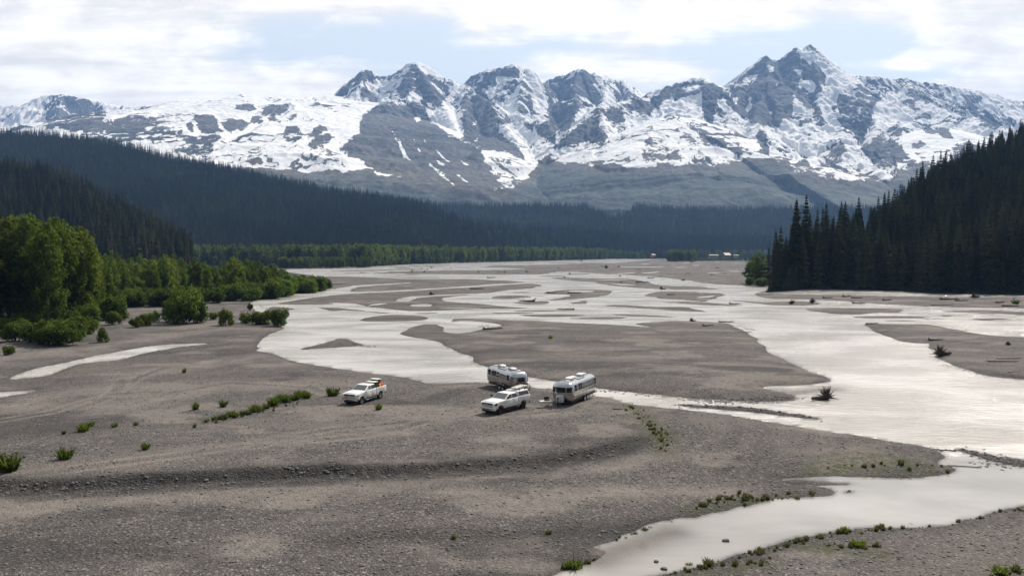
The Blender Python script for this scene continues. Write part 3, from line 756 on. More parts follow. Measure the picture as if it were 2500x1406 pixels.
COVER = [   # (value, soft edge, outline)   -1 bare rock ... +1 snow
 (-.75, 8, [(108, 252), (150, 233), (215, 245), (250, 262), (264, 300), (255, 335), (205, 328), (160, 322), (115, 315), (112, 280)]),
 (-.55, 8, [(255, 300), (320, 280), (385, 290), (350, 330), (325, 348), (280, 342), (255, 330)]),
 (-.35, 12, [(385, 285), (430, 272), (405, 300), (360, 348), (320, 348), (350, 320)]),
 (-.1, 10, [(400, 300), (470, 275), (450, 300), (410, 330), (360, 360), (370, 330)]),
 (-1, 3, [(476, 283), (513, 281), (526, 285), (537, 312), (548, 326), (517, 328), (491, 331), (480, 316)]), (-1, 3, [(449, 299), (471, 292), (474, 326), (465, 323)]), (-1, 3, [(423, 325), (443, 314), (460, 337), (436, 347)]),
 (-1, 3, [(540, 299), (564, 292), (606, 299), (592, 317), (566, 322), (548, 312)]), (-1, 3, [(566, 266), (592, 256), (619, 255), (624, 268), (606, 273), (588, 271)]),
 (-1, 3, [(637, 262), (703, 256), (704, 271), (678, 280), (648, 284)]), (-1, 3, [(652, 293), (667, 281), (685, 300)]), (-1, 3, [(612, 292), (623, 286), (641, 291), (643, 305), (618, 303)]), (-1, 3, [(693, 299), (722, 282), (711, 295)]),
 (-1, 2, [(689, 334), (699, 309), (725, 307), (743, 333), (718, 350), (694, 343)]), (-1, 3, [(752, 337), (780, 302), (798, 314), (775, 333)]), (-.9, 3, [(750, 355), (769, 333), (800, 324), (816, 335), (791, 355), (767, 364)]),
 (.12, 10, [(420, 350), (520, 345), (640, 372), (680, 392), (600, 402), (470, 392), (400, 375)]), (.05, 8, [(770, 372), (830, 350), (850, 380), (830, 408), (720, 405)]), (.3, 8, [(480, 332), (570, 345), (600, 365), (500, 350)]),
 (-1, 3, [(809, 237), (850, 200), (874, 179), (889, 169), (909, 174), (922, 190), (913, 205), (895, 198), (868, 220), (837, 238)]), (-.9, 3, [(918, 186), (985, 172), (978, 192), (930, 196)]),
 (-1, 3, [(1011, 151), (1039, 180), (1092, 208), (1102, 232), (1068, 260), (1034, 252), (1010, 217), (980, 244), (975, 232), (966, 228), (980, 196)]), (1, 2, [(1018, 158), (1042, 168), (1064, 186), (1039, 181)]), (.8, 2, [(1042, 192), (1075, 215), (1090, 236), (1082, 232), (1060, 210)]),
 (-1.1, 4, [(881, 293), (915, 262), (939, 257), (981, 257), (1013, 252), (1034, 260), (1055, 293), (1097, 330), (1134, 342), (1176, 367), (1197, 400), (1237, 461), (1092, 462), (960, 436), (908, 408), (829, 363), (876, 325)]),
 (1, 4, [(1100, 225), (1135, 212), (1132, 260), (1130, 300), (1132, 338), (1105, 332), (1060, 295), (1050, 275), (1080, 268), (1090, 240)]), (.1, 5, [(1095, 240), (1115, 228), (1135, 262), (1120, 280), (1100, 262)]),
 (.85, 2, [(1011, 286), (1032, 288), (1018, 298)]), (.8, 1.5, [(956, 318), (975, 342), (990, 375), (1005, 395), (985, 382), (975, 355)]), (.8, 1.5, [(1010, 340), (1025, 370), (1020, 362)]), (.8, 1.5, [(1064, 365), (1100, 398), (1080, 388)]), (.8, 1.5, [(1048, 400), (1075, 420), (1112, 455), (1080, 432)]),
 (.8, 1.5, [(1112, 382), (1148, 406), (1130, 400)]), (.8, 1.5, [(1035, 340), (1048, 366), (1040, 352)]), (.8, 1.5, [(1055, 380), (1090, 408), (1072, 400)]), (.8, 1.5, [(1118, 428), (1145, 447), (1130, 440)]),
 (-1.1, 4, [(1139, 202), (1166, 182), (1213, 168), (1247, 157), (1275, 169), (1268, 194), (1242, 189), (1216, 188), (1210, 206), (1181, 219), (1200, 250), (1218, 277), (1247, 288), (1252, 298), (1216, 308), (1263, 352), (1300, 384), (1295, 397), (1258, 383), (1218, 370), (1174, 367), (1126, 340), (1129, 288), (1134, 230)]),
 (.35, 4, [(1140, 215), (1178, 180), (1182, 195), (1165, 240), (1150, 232)]), (.6, 2, [(1152, 305), (1172, 284), (1160, 306)]), (.6, 2, [(1158, 345), (1175, 326), (1164, 344)]),
 (1, 4, [(1217, 190), (1266, 194), (1258, 240), (1258, 280), (1232, 286), (1210, 255), (1188, 222)]),
 (-.25, 6, [(1268, 217), (1279, 177), (1296, 209), (1302, 240), (1312, 280), (1271, 288), (1258, 272)]), (.75, 4, [(1282, 175), (1305, 195), (1330, 225), (1350, 265), (1330, 285), (1310, 262), (1298, 225)]),
 (1, 3, [(1221, 306), (1245, 318), (1278, 350), (1302, 375), (1345, 362), (1330, 378), (1300, 410), (1262, 354), (1230, 330)]), (.9, 3, [(1250, 300), (1285, 308), (1345, 360), (1325, 362), (1290, 325)]), (1, 3, [(1280, 285), (1332, 290), (1334, 300), (1288, 302)]),
 (-1, 4, [(1284, 302), (1337, 300), (1340, 250), (1325, 205), (1363, 188), (1405, 172), (1439, 175), (1468, 209), (1489, 235), (1447, 262), (1416, 269), (1403, 298), (1384, 322), (1355, 354), (1324, 332), (1289, 312)]),
 (.9, 2, [(1376, 198), (1408, 170), (1400, 190)]), (.9, 2, [(1440, 190), (1472, 230), (1455, 218)]), (.9, 3, [(1402, 278), (1450, 266), (1430, 290), (1408, 298)]), (.85, 2, [(1358, 318), (1384, 320), (1355, 352)]), (.7, 2, [(1386, 198), (1405, 214), (1395, 212)]),
 (.0, 6, [(1465, 195), (1500, 192), (1560, 225), (1570, 245), (1520, 250), (1490, 255), (1470, 230)]),
 (-1, 4, [(1340, 372), (1389, 322), (1437, 290), (1458, 262), (1495, 260), (1528, 285), (1521, 306), (1468, 300), (1482, 357), (1429, 347), (1389, 356), (1363, 368), (1300, 425)]), (1, 3, [(1463, 270), (1482, 266), (1480, 290), (1500, 318), (1470, 300)]), (.0, 4, [(1490, 300), (1520, 295), (1560, 345), (1520, 340)]),
 (-.6, 4, [(1500, 265), (1547, 240), (1583, 243), (1592, 273), (1574, 294), (1547, 275), (1530, 290)]), (1, 5, [(1530, 285), (1560, 290), (1580, 300), (1560, 340), (1545, 372), (1490, 372), (1490, 350), (1530, 330)]),
 (-1.1, 4, [(1588, 253), (1592, 230), (1623, 211), (1710, 190), (1722, 206), (1742, 204), (1768, 218), (1766, 230), (1752, 270), (1742, 307), (1722, 300), (1713, 278), (1710, 228), (1667, 248), (1623, 248), (1608, 266), (1588, 272)]), (.8, 3, [(1663, 220), (1690, 205), (1720, 205), (1700, 222)]), (1, 4, [(1625, 250), (1670, 240), (1708, 232), (1718, 300), (1690, 285), (1630, 278), (1600, 282)]),
 (-.12, 6, [(1573, 345), (1590, 300), (1625, 288), (1690, 295), (1740, 330), (1820, 358), (1845, 375), (1780, 390), (1650, 395), (1573, 390)]), (.5, 6, [(1600, 305), (1640, 300), (1660, 330), (1620, 340)]), (-.7, 3, [(1695, 312), (1740, 335), (1790, 358), (1750, 352), (1715, 340)]), (-.8, 3, [(1630, 382), (1645, 374), (1660, 384), (1640, 388)]),
 (.25, 6, [(1740, 250), (1770, 262), (1800, 290), (1850, 305), (1860, 340), (1800, 330), (1750, 315)]),
 (-1.15, 4, [(1777, 214), (1830, 172), (1856, 148), (1871, 136), (1900, 146), (1941, 119), (1955, 142), (1987, 157), (2017, 189), (2002, 236), (2005, 265), (1999, 295), (1984, 265), (1958, 253), (1952, 289), (1909, 285), (1897, 310), (1856, 307), (1812, 288), (1769, 253)]),
 (-1, 3, [(1968, 112), (1978, 108), (1990, 116), (2024, 156), (2010, 150), (1985, 125)]), (.95, 3, [(1949, 122), (1973, 124), (2017, 158), (1988, 146), (1964, 142)]), (.9, 3, [(1780, 216), (1812, 203), (1830, 183), (1853, 183), (1838, 202), (1812, 212)]), (.9, 3, [(1938, 234), (1945, 240), (1966, 278), (1944, 282)]),
 (.55, 4, [(1955, 207), (1979, 192), (2003, 225), (2040, 215), (2030, 235), (2005, 265), (2000, 265), (1990, 230)]), (.9, 3, [(2015, 175), (2068, 202), (2042, 200)]), (.7, 2, [(1818, 265), (1832, 240), (1836, 268), (1824, 276)]), (.6, 2, [(1785, 240), (1800, 236), (1800, 262)]), (.6, 2, [(1892, 205), (1901, 203), (1896, 214)]), (.6, 2, [(1838, 212), (1848, 208), (1845, 218)]), (.7, 2, [(1871, 158), (1890, 165), (1882, 180)]), (.7, 2, [(1940, 172), (1962, 172), (1955, 184)]), (.7, 2, [(1875, 275), (1886, 272), (1884, 285)]),
 (-.35, 6, [(2055, 232), (2104, 212), (2160, 236), (2137, 265), (2137, 317), (2096, 355), (2081, 325), (2058, 318), (2030, 270)]), (-1, 4, [(2085, 205), (2110, 208), (2160, 232), (2140, 240)]),
 (-.8, 4, [(2100, 360), (2122, 352), (2154, 317), (2212, 300), (2195, 341), (2212, 376), (2268, 406), (2160, 412), (2113, 384)]), (-.1, 5, [(2180, 240), (2222, 240), (2255, 268), (2235, 272), (2200, 255)]),
 (-.12, 6, [(2082, 186), (2140, 190), (2212, 191), (2300, 206), (2390, 235), (2410, 270), (2385, 292), (2329, 272), (2271, 254), (2212, 237), (2150, 225)]), (-.8, 3, [(2210, 210), (2245, 220), (2265, 250), (2225, 235)]),
 (1, 6, [(2135, 262), (2170, 245), (2235, 275), (2230, 300), (2150, 315), (2138, 300)]), (-1, 3, [(2255, 312), (2309, 313), (2327, 342), (2300, 338), (2290, 322), (2270, 330)]), (-1, 3, [(2220, 353), (2247, 343), (2275, 362), (2242, 366)]), (-1, 3, [(2322, 360), (2358, 344), (2407, 351), (2380, 365), (2330, 372)]),
 (-.9, 4, [(2387, 276), (2482, 294), (2476, 313), (2402, 315)]), (-.8, 3, [(2236, 290), (2260, 278), (2285, 284), (2262, 292)]), (-.8, 2, [(2405, 332), (2425, 328), (2428, 336)]), (-.8, 3, [(2235, 372), (2262, 385), (2266, 404), (2250, 396)]),
 (.15, 5, [(1985, 405), (2000, 378), (2050, 350), (2070, 365), (2060, 400), (2110, 430), (2050, 438), (1960, 410)]), (-.5, 3, [(2030, 362), (2058, 350), (2064, 372), (2045, 395), (2020, 398)]), (-.5, 4, [(1935, 405), (1965, 382), (1980, 405), (2000, 425)]), (-.6, 3, [(1900, 358), (1935, 392), (1925, 398), (1895, 365)]),
 (-.9, 4, [(1850, 310), (1866, 322), (1880, 350), (1880, 385), (1855, 375), (1848, 340)]), (1, 6, [(1905, 325), (1960, 312), (2030, 318), (2020, 345), (1970, 362), (1920, 355)]),
 (.75, 3, [(1176, 366), (1215, 385), (1250, 416), (1282, 428), (1262, 448), (1225, 430), (1185, 395)]), (-.9, 1.5, [(1195, 385), (1230, 405), (1262, 432), (1225, 412)]), (-.9, 1.5, [(1215, 378), (1255, 405), (1280, 424), (1245, 410)]), (.05, 3, [(1215, 440), (1265, 440), (1255, 458), (1225, 455)]), (.7, 3, [(1225, 370), (1270, 390), (1290, 415), (1275, 425), (1245, 400)]),
 (.3, 4, [(1330, 375), (1400, 350), (1480, 362), (1560, 372), (1560, 390), (1420, 388)]),
]
for val, soft, pl in COVER:
    pl = np.array(pl, np.float32)
    m = (qx > pl[:, 0].min() - soft) & (qx < pl[:, 0].max() + soft) & (qy > pl[:, 1].min() - soft) & (qy < pl[:, 1].max() + soft)
    wb = fbm(qx[m] / 14, qy[m] / 14, 4, 83) * (3 + soft * .9) + strk[m] * (9 + soft * 2.2)
    wb = wb * (.25 if soft <= 2 else 1)
    k = sstep(-soft * 0.9, soft * 0.9, poly_sd(qx[m], qy[m], pl) + wb)
    snow[m] = snow[m] * (1 - k) + val * (.85 if val > 0 else .78) * k
# snow lies in gullies and peels off ribs: streaks run down the fall line
thin = 1 - np.abs(vnoise(ms / 58 + fbm(MX / 150, MY / 150, 3, 111) * 1.1, md / 520, 113)) * 1.0
thin2 = 1 - np.abs(vnoise(ms / 33 + fbm(MX / 90, MY / 90, 3, 115) * 1.2, md / 300, 117))
zone = sstep(-.15, .3, fbm(MX / 300, MY / 300, 3, 119)); zone2 = sstep(-.25, .25, fbm(MX / 240, MY / 240, 3, 121))
on_rock = (snow < 0) * (qy < ly + 26) * sstep(-.84, -.74, np.where(qy < ly - 4, snow, -.6)); on_snow = snow > 0
lines = np.maximum(sstep(.86, .97, thin), .8 * sstep(.88, .98, thin2))
snow = snow + on_rock * lines * (.25 + .95 * zone) * 1.35 * np.clip((ly + 26 - qy) / 40, 0, 1) - on_snow * lines * zone2 * 1.25
snow = snow + strk * 1.15 * (.55 + .45 * mro) + blot * 0.6 - gul * 0.35 * mro
turf = np.exp(-((qy - ly - 4) / 22) ** 2) * sstep(0, 1, 0.75 + fbm(MX / 160, MY / 160, 3, 97))
wood = sstep(8, 34, qy - ly)

R_MAT, t, p = new_mat("mountain_slopes")
OC = t.new('ShaderNodeTexCoord').outputs['Object']
fine = t.noise(OC, 0.045, 7, 0.68, 0.4)
fine2 = t.noise(OC, 0.012, 7, 0.62)
rock = t.mix(t.ramp(fine, 0.3, 0.7), (0.055, 0.058, 0.064), (0.180, 0.180, 0.184))  # lightened and slightly cool: some distance haze is put into the rock colour
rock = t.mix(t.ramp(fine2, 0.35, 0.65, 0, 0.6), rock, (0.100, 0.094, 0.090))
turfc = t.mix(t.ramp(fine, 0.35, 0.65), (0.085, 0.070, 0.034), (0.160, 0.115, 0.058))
woodc = t.mix(t.ramp(t.noise(OC, 0.02, 8, 0.72), 0.38, 0.66), (0.046, 0.060, 0.060), (0.112, 0.130, 0.112))  # scrub colour with a pale cool tint that paints in valley haze
colr = t.mix(t.math('MULTIPLY', t.attr('turf'), t.ramp(fine2, 0.36, 0.62), clamp=True), rock, turfc)
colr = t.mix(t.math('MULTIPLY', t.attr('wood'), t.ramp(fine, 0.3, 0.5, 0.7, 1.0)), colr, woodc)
vein = t.ramp(t.math('ADD', t.attr('vein'), t.math('MULTIPLY', t.math('SUBTRACT', fine, .5), .8)), -.35, .35)
colr = t.mix(vein, t.mix(.55, colr, (0.020, 0.027, 0.032)), t.mix(.25, colr, (0.16, 0.165, 0.14)))
s_ = t.math('ADD', t.attr('snow'), t.math('MULTIPLY', t.math('SUBTRACT', fine, 0.5), 1.5))
sf = t.ramp(s_, -0.06, 0.10)
colr = t.mix(sf, colr, t.mix(t.noise(OC, 0.004, 5), (0.70, 0.69, 0.67), (0.84, 0.83, 0.81)))
t.l.new(colr, p.inputs['Base Color'])
p.inputs['Roughness'].default_value = 0.9; p.inputs['Specular IOR Level'].default_value = 0.1
b = t.new('ShaderNodeBump'); b.inputs['Distance'].default_value = 9.0
t.put(b.inputs['Strength'], t.math('SUBTRACT', 0.8, t.math('MULTIPLY', sf, 0.65)))
t.l.new(t.noise(OC, 0.03, 7, 0.7), b.inputs['Height']); t.l.new(b.outputs[0], p.inputs['Normal'])
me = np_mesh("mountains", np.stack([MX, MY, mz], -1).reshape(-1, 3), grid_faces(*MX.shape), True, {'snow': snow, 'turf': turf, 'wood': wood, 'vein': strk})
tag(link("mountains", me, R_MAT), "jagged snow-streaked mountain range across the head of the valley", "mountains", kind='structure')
print('mountains', MX.shape)

# ================================================================== TREES AND PLANTS
def leaf_mat(name, dark, light, transl=0.35, hue=0.03, per_obj=0.35, stand=0.02):
    m = bpy.data.materials.new(name); m.use_nodes = True
    t = NT(m.node_tree)
    for nd in list(t.n): t.n.remove(nd)
    out = t.new('ShaderNodeOutputMaterial')
    geo = t.new('ShaderNodeNewGeometry'); oi = t.new('ShaderNodeObjectInfo')
    c = t.mix(geo.outputs['Random Per Island'], dark, light)
    hs = t.new('ShaderNodeHueSaturation')
    t.put(hs.inputs['Hue'], t.math('ADD', 0.5 - hue, t.math('MULTIPLY', oi.outputs['Random'], 2 * hue)))
    t.put(hs.inputs['Value'], t.math('ADD', 1 - per_obj, t.math('MULTIPLY', t.math('FRACT', t.math('MULTIPLY', oi.outputs['Random'], 7.31)), 2 * per_obj)))
    hs.inputs['Saturation'].default_value = 1.0
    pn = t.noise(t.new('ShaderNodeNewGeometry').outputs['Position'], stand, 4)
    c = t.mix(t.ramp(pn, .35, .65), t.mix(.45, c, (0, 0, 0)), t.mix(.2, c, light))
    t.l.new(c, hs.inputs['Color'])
    d = t.new('ShaderNodeBsdfDiffuse'); tr = t.new('ShaderNodeBsdfTranslucent')
    t.l.new(hs.outputs[0], d.inputs[0])
    t.l.new(t.mix(0.35, hs.outputs[0], (0.16, 0.22, 0.03)), tr.inputs[0])
    mx = t.new('ShaderNodeMixShader'); mx.inputs[0].default_value = transl
    t.l.new(d.outputs[0], mx.inputs[1]); t.l.new(tr.outputs[0], mx.inputs[2])
    t.l.new(mx.outputs[0], out.inputs['Surface'])
    return m

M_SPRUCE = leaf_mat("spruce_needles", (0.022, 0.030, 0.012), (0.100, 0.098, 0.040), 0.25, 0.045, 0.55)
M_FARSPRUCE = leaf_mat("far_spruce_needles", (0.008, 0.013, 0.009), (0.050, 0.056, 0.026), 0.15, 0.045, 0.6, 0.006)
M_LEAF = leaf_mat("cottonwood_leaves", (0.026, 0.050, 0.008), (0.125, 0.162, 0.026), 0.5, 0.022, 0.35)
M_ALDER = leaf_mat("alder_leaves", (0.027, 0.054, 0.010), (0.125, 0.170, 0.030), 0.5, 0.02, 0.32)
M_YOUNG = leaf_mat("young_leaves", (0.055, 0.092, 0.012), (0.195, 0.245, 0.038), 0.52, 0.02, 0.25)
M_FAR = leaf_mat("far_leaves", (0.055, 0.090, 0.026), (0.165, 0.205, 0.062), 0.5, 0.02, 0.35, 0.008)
M_GRASS = leaf_mat("grass_blades", (0.048, 0.052, 0.022), (0.175, 0.158, 0.075), 0.4, 0.02, 0.3)
M_RUSSET = leaf_mat("russet_weed", (0.070, 0.040, 0.030), (0.120, 0.080, 0.050), 0.3, 0.02, 0.25)
M_BARK = plain("bark", (0.075, 0.062, 0.050), 0.9, spec=0.1, vary=0.4, scale=2)
M_PALEBARK = plain("pale_bark", (0.17, 0.155, 0.135), 0.9, spec=0.1, vary=0.4, scale=2)
M_DRIFT = plain("driftwood_dark", (0.060, 0.048, 0.040), 0.9, spec=0.1, vary=0.5, scale=4)
M_BLEACH = plain("driftwood_bleached", (0.30, 0.27, 0.235), 0.85, spec=0.15, vary=0.35, scale=4)
M_ROCK = plain("river_stone", (0.105, 0.098, 0.092), 0.8, spec=0.2, vary=0.5, scale=3, bump=0.3)
HILL_MAT, t, p = new_mat("forest_floor")
t.l.new(t.mix(t.noise(t.new('ShaderNodeTexCoord').outputs['Object'], 0.08, 6), (0.010, 0.014, 0.008), (0.028, 0.034, 0.016)), p.inputs['Base Color'])
p.inputs['Roughness'].default_value = 1.0; p.inputs['Specular IOR Level'].default_value = 0.0

def leaf_cloud(lobes, n, size, seed, up=0.35, flat=0.8):
    """Leaf-sized rhombi spread through ellipsoid lobes, thinning inward."""
    g = np.random.default_rng(seed)
    L = np.array(lobes, float)                        # cx, cy, cz, rx, ry, rz
    wts = (L[:, 3] * L[:, 4] * L[:, 5]) ** 0.75; wts /= wts.sum()
    k = g.choice(len(L), n, p=wts)
    d = g.normal(size=(n, 3)); d /= np.linalg.norm(d, axis=1, keepdims=True)
    r = 0.35 + 0.65 * g.random(n) ** 0.6
    r *= 1 + 0.22 * np.sin(d[:, 0] * 5 + k) * np.sin(d[:, 2] * 6 + k * 2.1)
    c = L[k, :3] + d * r[:, None] * L[k, 3:]
    nrm = d * 0.6 + g.normal(size=(n, 3)) * 0.8 + np.array([0, 0, up]); nrm /= np.linalg.norm(nrm, axis=1, keepdims=True)
    a = np.cross(nrm, g.normal(size=(n, 3))); a /= np.linalg.norm(a, axis=1, keepdims=True)
    b = np.cross(nrm, a)
    s = (size * (0.55 + 0.9 * g.random(n)))[:, None]
    v = np.stack([c - a * s, c - b * s * flat * 0.6, c + a * s, c + b * s * flat * 0.6], 1).reshape(-1, 3)
    v[:, 2] = np.maximum(v[:, 2], 0.02)
    return v, np.arange(4 * n).reshape(-1, 4)

def spruce_crown(h, rad, whorls, per, seed, fine=True, dead=0.0):
    g = np.random.default_rng(seed); V = []; Fc = []
    z0 = 0.05 * h
    for i in range(whorls):
        q = (i + g.random() * 0.6) / whorls
        z = z0 + (h - z0) * q ** 0.92
        r = rad * ((1 - q) ** 0.8) * (0.72 + 0.5 * g.random()) + 0.12
        if g.random() < dead: continue
        off = g.random() * 6.28
        for k in range(per):
            if g.random() < 0.08: continue
            a = off + 6.283 * (k + 0.6 * g.random()) / per
            rr = r * (0.6 + 0.55 * g.random()); droop = rr * (0.22 + 0.35 * g.random()) * (1.15 - q)
            ca, sa = math.cos(a), math.sin(a); wd = rr * (0.20 + 0.12 * g.random()) + 0.10
            def P(f, side, dz): return (ca * rr * f - sa * side, sa * rr * f + ca * side, z - droop * f * f + dz)
            b = len(V)
            th = 0.06 * h / whorls * 8
            V += [P(0.03, 0, th * .5), P(0.5, wd, -th * .5), P(1.0, 0, 0), P(0.5, -wd, -th * .5)]
            Fc += [(b, b + 1, b + 2), (b, b + 2, b + 3)]
            if fine:
                b = len(V)
                V += [P(0.15, 0, 0), P(0.62, wd * .35, -th * 1.5), P(0.95, 0, 0)]; Fc += [(b, b + 1, b + 2)]
                b = len(V)
                V += [P(0.35, wd * .7, 0), P(0.75, wd * 1.25, -th), P(0.8, wd * .2, -th * .2)]; Fc += [(b, b + 1, b + 2)]
                b = len(V)
                V += [P(0.3, -wd * .7, 0), P(0.7, -wd * 1.25, -th), P(0.75, -wd * .2, -th * .2)]; Fc += [(b, b + 1, b + 2)]
    b = len(V); V += [(0.12, 0, h * 0.95), (-0.08, 0.1, h * 0.95), (-0.05, -0.1, h * .95), (0, 0, h * 1.03)]
    Fc += [(b, b + 1, b + 3), (b + 1, b + 2, b + 3), (b + 2, b, b + 3)]
    return V, Fc

def tree_of(name, crown, crown_mat, trunk_mb, trunk_mat):
    root = empty(name)
    me = np_mesh("crown", *crown, smooth=False)
    link("crown", me, crown_mat, root)
    trunk_mb.build("trunk", trunk_mat, root)
    return root

def make_spruce(h, rad, whorls, per, seed, fine=True, dead=0.0, name="spruce_tree", mat=None):
    mb = MB(); mb.tube([(0, 0, -1.5), (0, 0, h * .4), (0, 0, h * .97)], [h * .014, h * .009, .02], 6)
    return tree_of(name, spruce_crown(h, rad, whorls, per, seed, fine, dead), mat or M_SPRUCE, mb, M_BARK)

def make_leafy(name, h, wd, nl, n, leaf, seed, mat, low=0.22, top=1.0, slim=1.0, limbs=True, bark=None):
    g = random.Random(seed); lobes = []; mb = MB()
    tw = h * .012 + .03
    mb.tube([(0, 0, -.6), (g.uniform(-.02, .02) * h, g.uniform(-.02, .02) * h, h * .4), (g.uniform(-.03, .03) * h, 0, h * .82)], [tw, tw * .7, tw * .2], 6)
    for i in range(nl):
        q = low + (top - low) * (i + .5) / nl
        env = wd * (math.sin(math.pi * min(1, max(0.0, (q - low * .6) / (1.03 - low * .6))) ** 0.85) ** 0.7) * slim + .08 * wd
        a = i * 2.4 + g.uniform(-.5, .5); ro = env * g.uniform(.25, 1.0)
        s = env * (g.uniform(.16, .36) if nl > 30 else g.uniform(.22, .46)) + .02 * h
        c = (math.cos(a) * ro, math.sin(a) * ro, h * q)
        lobes.append((*c, s, s, min(s * g.uniform(.9, 1.7), h * 1.02 - h * q + .12 * h)))
        if limbs and i % 2 == 0:
            mb.tube([(0, 0, h * max(.08, q - .2)), (c[0] * .5, c[1] * .5, h * (q - .07)), c], [tw * .4, tw * .25, tw * .08], 4, cap=False)
    return tree_of(name, leaf_cloud(lobes, n, leaf, seed), mat, mb, bark or M_PALEBARK)

def make_bush(name, h, wd, nl, n, leaf, seed, mat):
    g = random.Random(seed); lobes = []; mb = MB()
    for i in range(nl):
        a = g.uniform(0, 6.28); ro = wd * math.sqrt(g.random()) * .72; q = g.uniform(.22, .78) * (1 - .35 * ro / wd)
        s = wd * g.uniform(.26, .46)
        c = (math.cos(a) * ro, math.sin(a) * ro, h * q)
        lobes.append((*c, s, s, h * g.uniform(.18, .30)))
        mb.tube([(c[0] * .15, c[1] * .15, -.1), (c[0] * .55, c[1] * .55, h * q * .6), c], [.022 * h ** .5, .016 * h ** .5, .006], 4, cap=False)
    return tree_of(name, leaf_cloud(lobes, n, leaf, seed, up=.6), mat, mb, M_BARK)

def make_tuft(name, h, wd, n, seed, mat, leafy=0.5):
    """Upright spiky clump: stems with narrow blades."""
    g = np.random.default_rng(seed); V = []; Fc = []
    mb = MB()
    for i in range(n):
        a = g.random() * 6.28; ro = wd * math.sqrt(g.random()) * .6; lean = g.normal(0, .28, 2) + np.array([math.cos(a), math.sin(a)]) * .3 * ro / wd
        hh = h * (.5 + .6 * g.random()) * (1 - .3 * ro / wd)
        bx, by = math.cos(a) * ro, math.sin(a) * ro; tx, ty = bx + lean[0] * hh, by + lean[1] * hh
        wv = .018 * h + .02; an = g.random() * 3.14; ox, oy = math.cos(an) * wv, math.sin(an) * wv
        b = len(V); V += [(bx - ox, by - oy, 0), (bx + ox, by + oy, 0), ((bx + tx) / 2 + ox * 1.6, (by + ty) / 2 + oy * 1.6, hh * .55), (tx, ty, hh)]
        Fc += [(b, b + 1, b + 2, b + 3)]
        for j in range(int(6 * leafy)):
            f = .25 + .7 * g.random(); cx_, cy_, cz_ = bx + (tx - bx) * f, by + (ty - by) * f, hh * f
            d = g.normal(size=3); d /= np.linalg.norm(d); e = np.cross(d, g.normal(size=3)); e /= np.linalg.norm(e)
            s = .11 * h * (.5 + g.random()); c = np.array([cx_, cy_, cz_])
            b = len(V); V += [tuple(c), tuple(c + d * s * .5 + e * s * .28), tuple(c + d * s), tuple(c + d * s * .5 - e * s * .28)]; Fc += [(b, b + 1, b + 2, b + 3)]
        if i % 6 == 0: mb.tube([(bx, by, -.05), (bx + (tx - bx) * .5, by + (ty - by) * .5, hh * .5)], [.010, .006], 3, cap=False)
    root = empty(name)
    link("foliage", np_mesh("foliage", V, Fc, smooth=False), mat, root)
    mb.build("stem", M_BARK, root)
    return root

def scatter(name, pts, scl, rotz, protos, seed, lab, cat, group=None):
    """One 'stuff' object: many copies of the given things' meshes stood on points."""
    me = bpy.data.meshes.new(name)
    P = np.asarray(pts, np.float32)
    me.vertices.add(len(P)); me.vertices.foreach_set('co', P.ravel())
    g = np.random.default_rng(seed)
    sv = np.asarray(scl, np.float32)
    if sv.ndim == 1: sv = np.stack([sv * g.uniform(.85, 1.15, len(P)), sv * g.uniform(.85, 1.15, len(P)), sv], 1)
    rv = np.zeros((len(P), 3), np.float32); rv[:, 2] = rotz
    a = me.attributes.new('scl', 'FLOAT_VECTOR', 'POINT'); a.data.foreach_set('vector', sv.astype(np.float32).ravel())
    a = me.attributes.new('rot', 'FLOAT_VECTOR', 'POINT'); a.data.foreach_set('vector', rv.ravel())
    a = me.attributes.new('idx', 'INT', 'POINT'); a.data.foreach_set('value', g.integers(0, len(protos), len(P)).astype(np.int32))
    o = link(name, me)
    ng = bpy.data.node_groups.new(name, 'GeometryNodeTree')
    ng.interface.new_socket('Geometry', in_out='INPUT', socket_type='NodeSocketGeometry')
    ng.interface.new_socket('Geometry', in_out='OUTPUT', socket_type='NodeSocketGeometry')
    n = ng.nodes; l = ng.links
    gi = n.new('NodeGroupInput'); go = n.new('NodeGroupOutput')
    iop = n.new('GeometryNodeInstanceOnPoints'); l.new(gi.outputs[0], iop.inputs['Points'])
    jall = n.new('GeometryNodeJoinGeometry')
    for root in protos:
        j = n.new('GeometryNodeJoinGeometry')
        for ch in ([root] if root.type == 'MESH' else root.children):
            oi = n.new('GeometryNodeObjectInfo'); oi.inputs['Object'].default_value = ch; oi.transform_space = 'ORIGINAL'
            l.new(oi.outputs['Geometry'], j.inputs[0])
        gt = n.new('GeometryNodeGeometryToInstance'); l.new(j.outputs[0], gt.inputs[0]); l.new(gt.outputs[0], jall.inputs[0])
    l.new(jall.outputs[0], iop.inputs['Instance'])
    iop.inputs['Pick Instance'].default_value = True
    for nm, ty, sk in (('scl', 'FLOAT_VECTOR', 'Scale'), ('rot', 'FLOAT_VECTOR', 'Rotation'), ('idx', 'INT', 'Instance Index')):
        na = n.new('GeometryNodeInputNamedAttribute'); na.data_type = ty; na.inputs['Name'].default_value = nm
        so = [q for q in na.outputs if q.enabled and q.name == 'Attribute'][0]
        if nm == 'rot':
            er = n.new('FunctionNodeEulerToRotation'); l.new(so, er.inputs[0]); so = er.outputs[0]
        l.new(so, iop.inputs[sk])
    l.new(iop.outputs[0], go.inputs[0])
    md_ = o.modifiers.new('scatter', 'NODES'); md_.node_group = ng
    return tag(o, lab, cat, group, 'stuff')

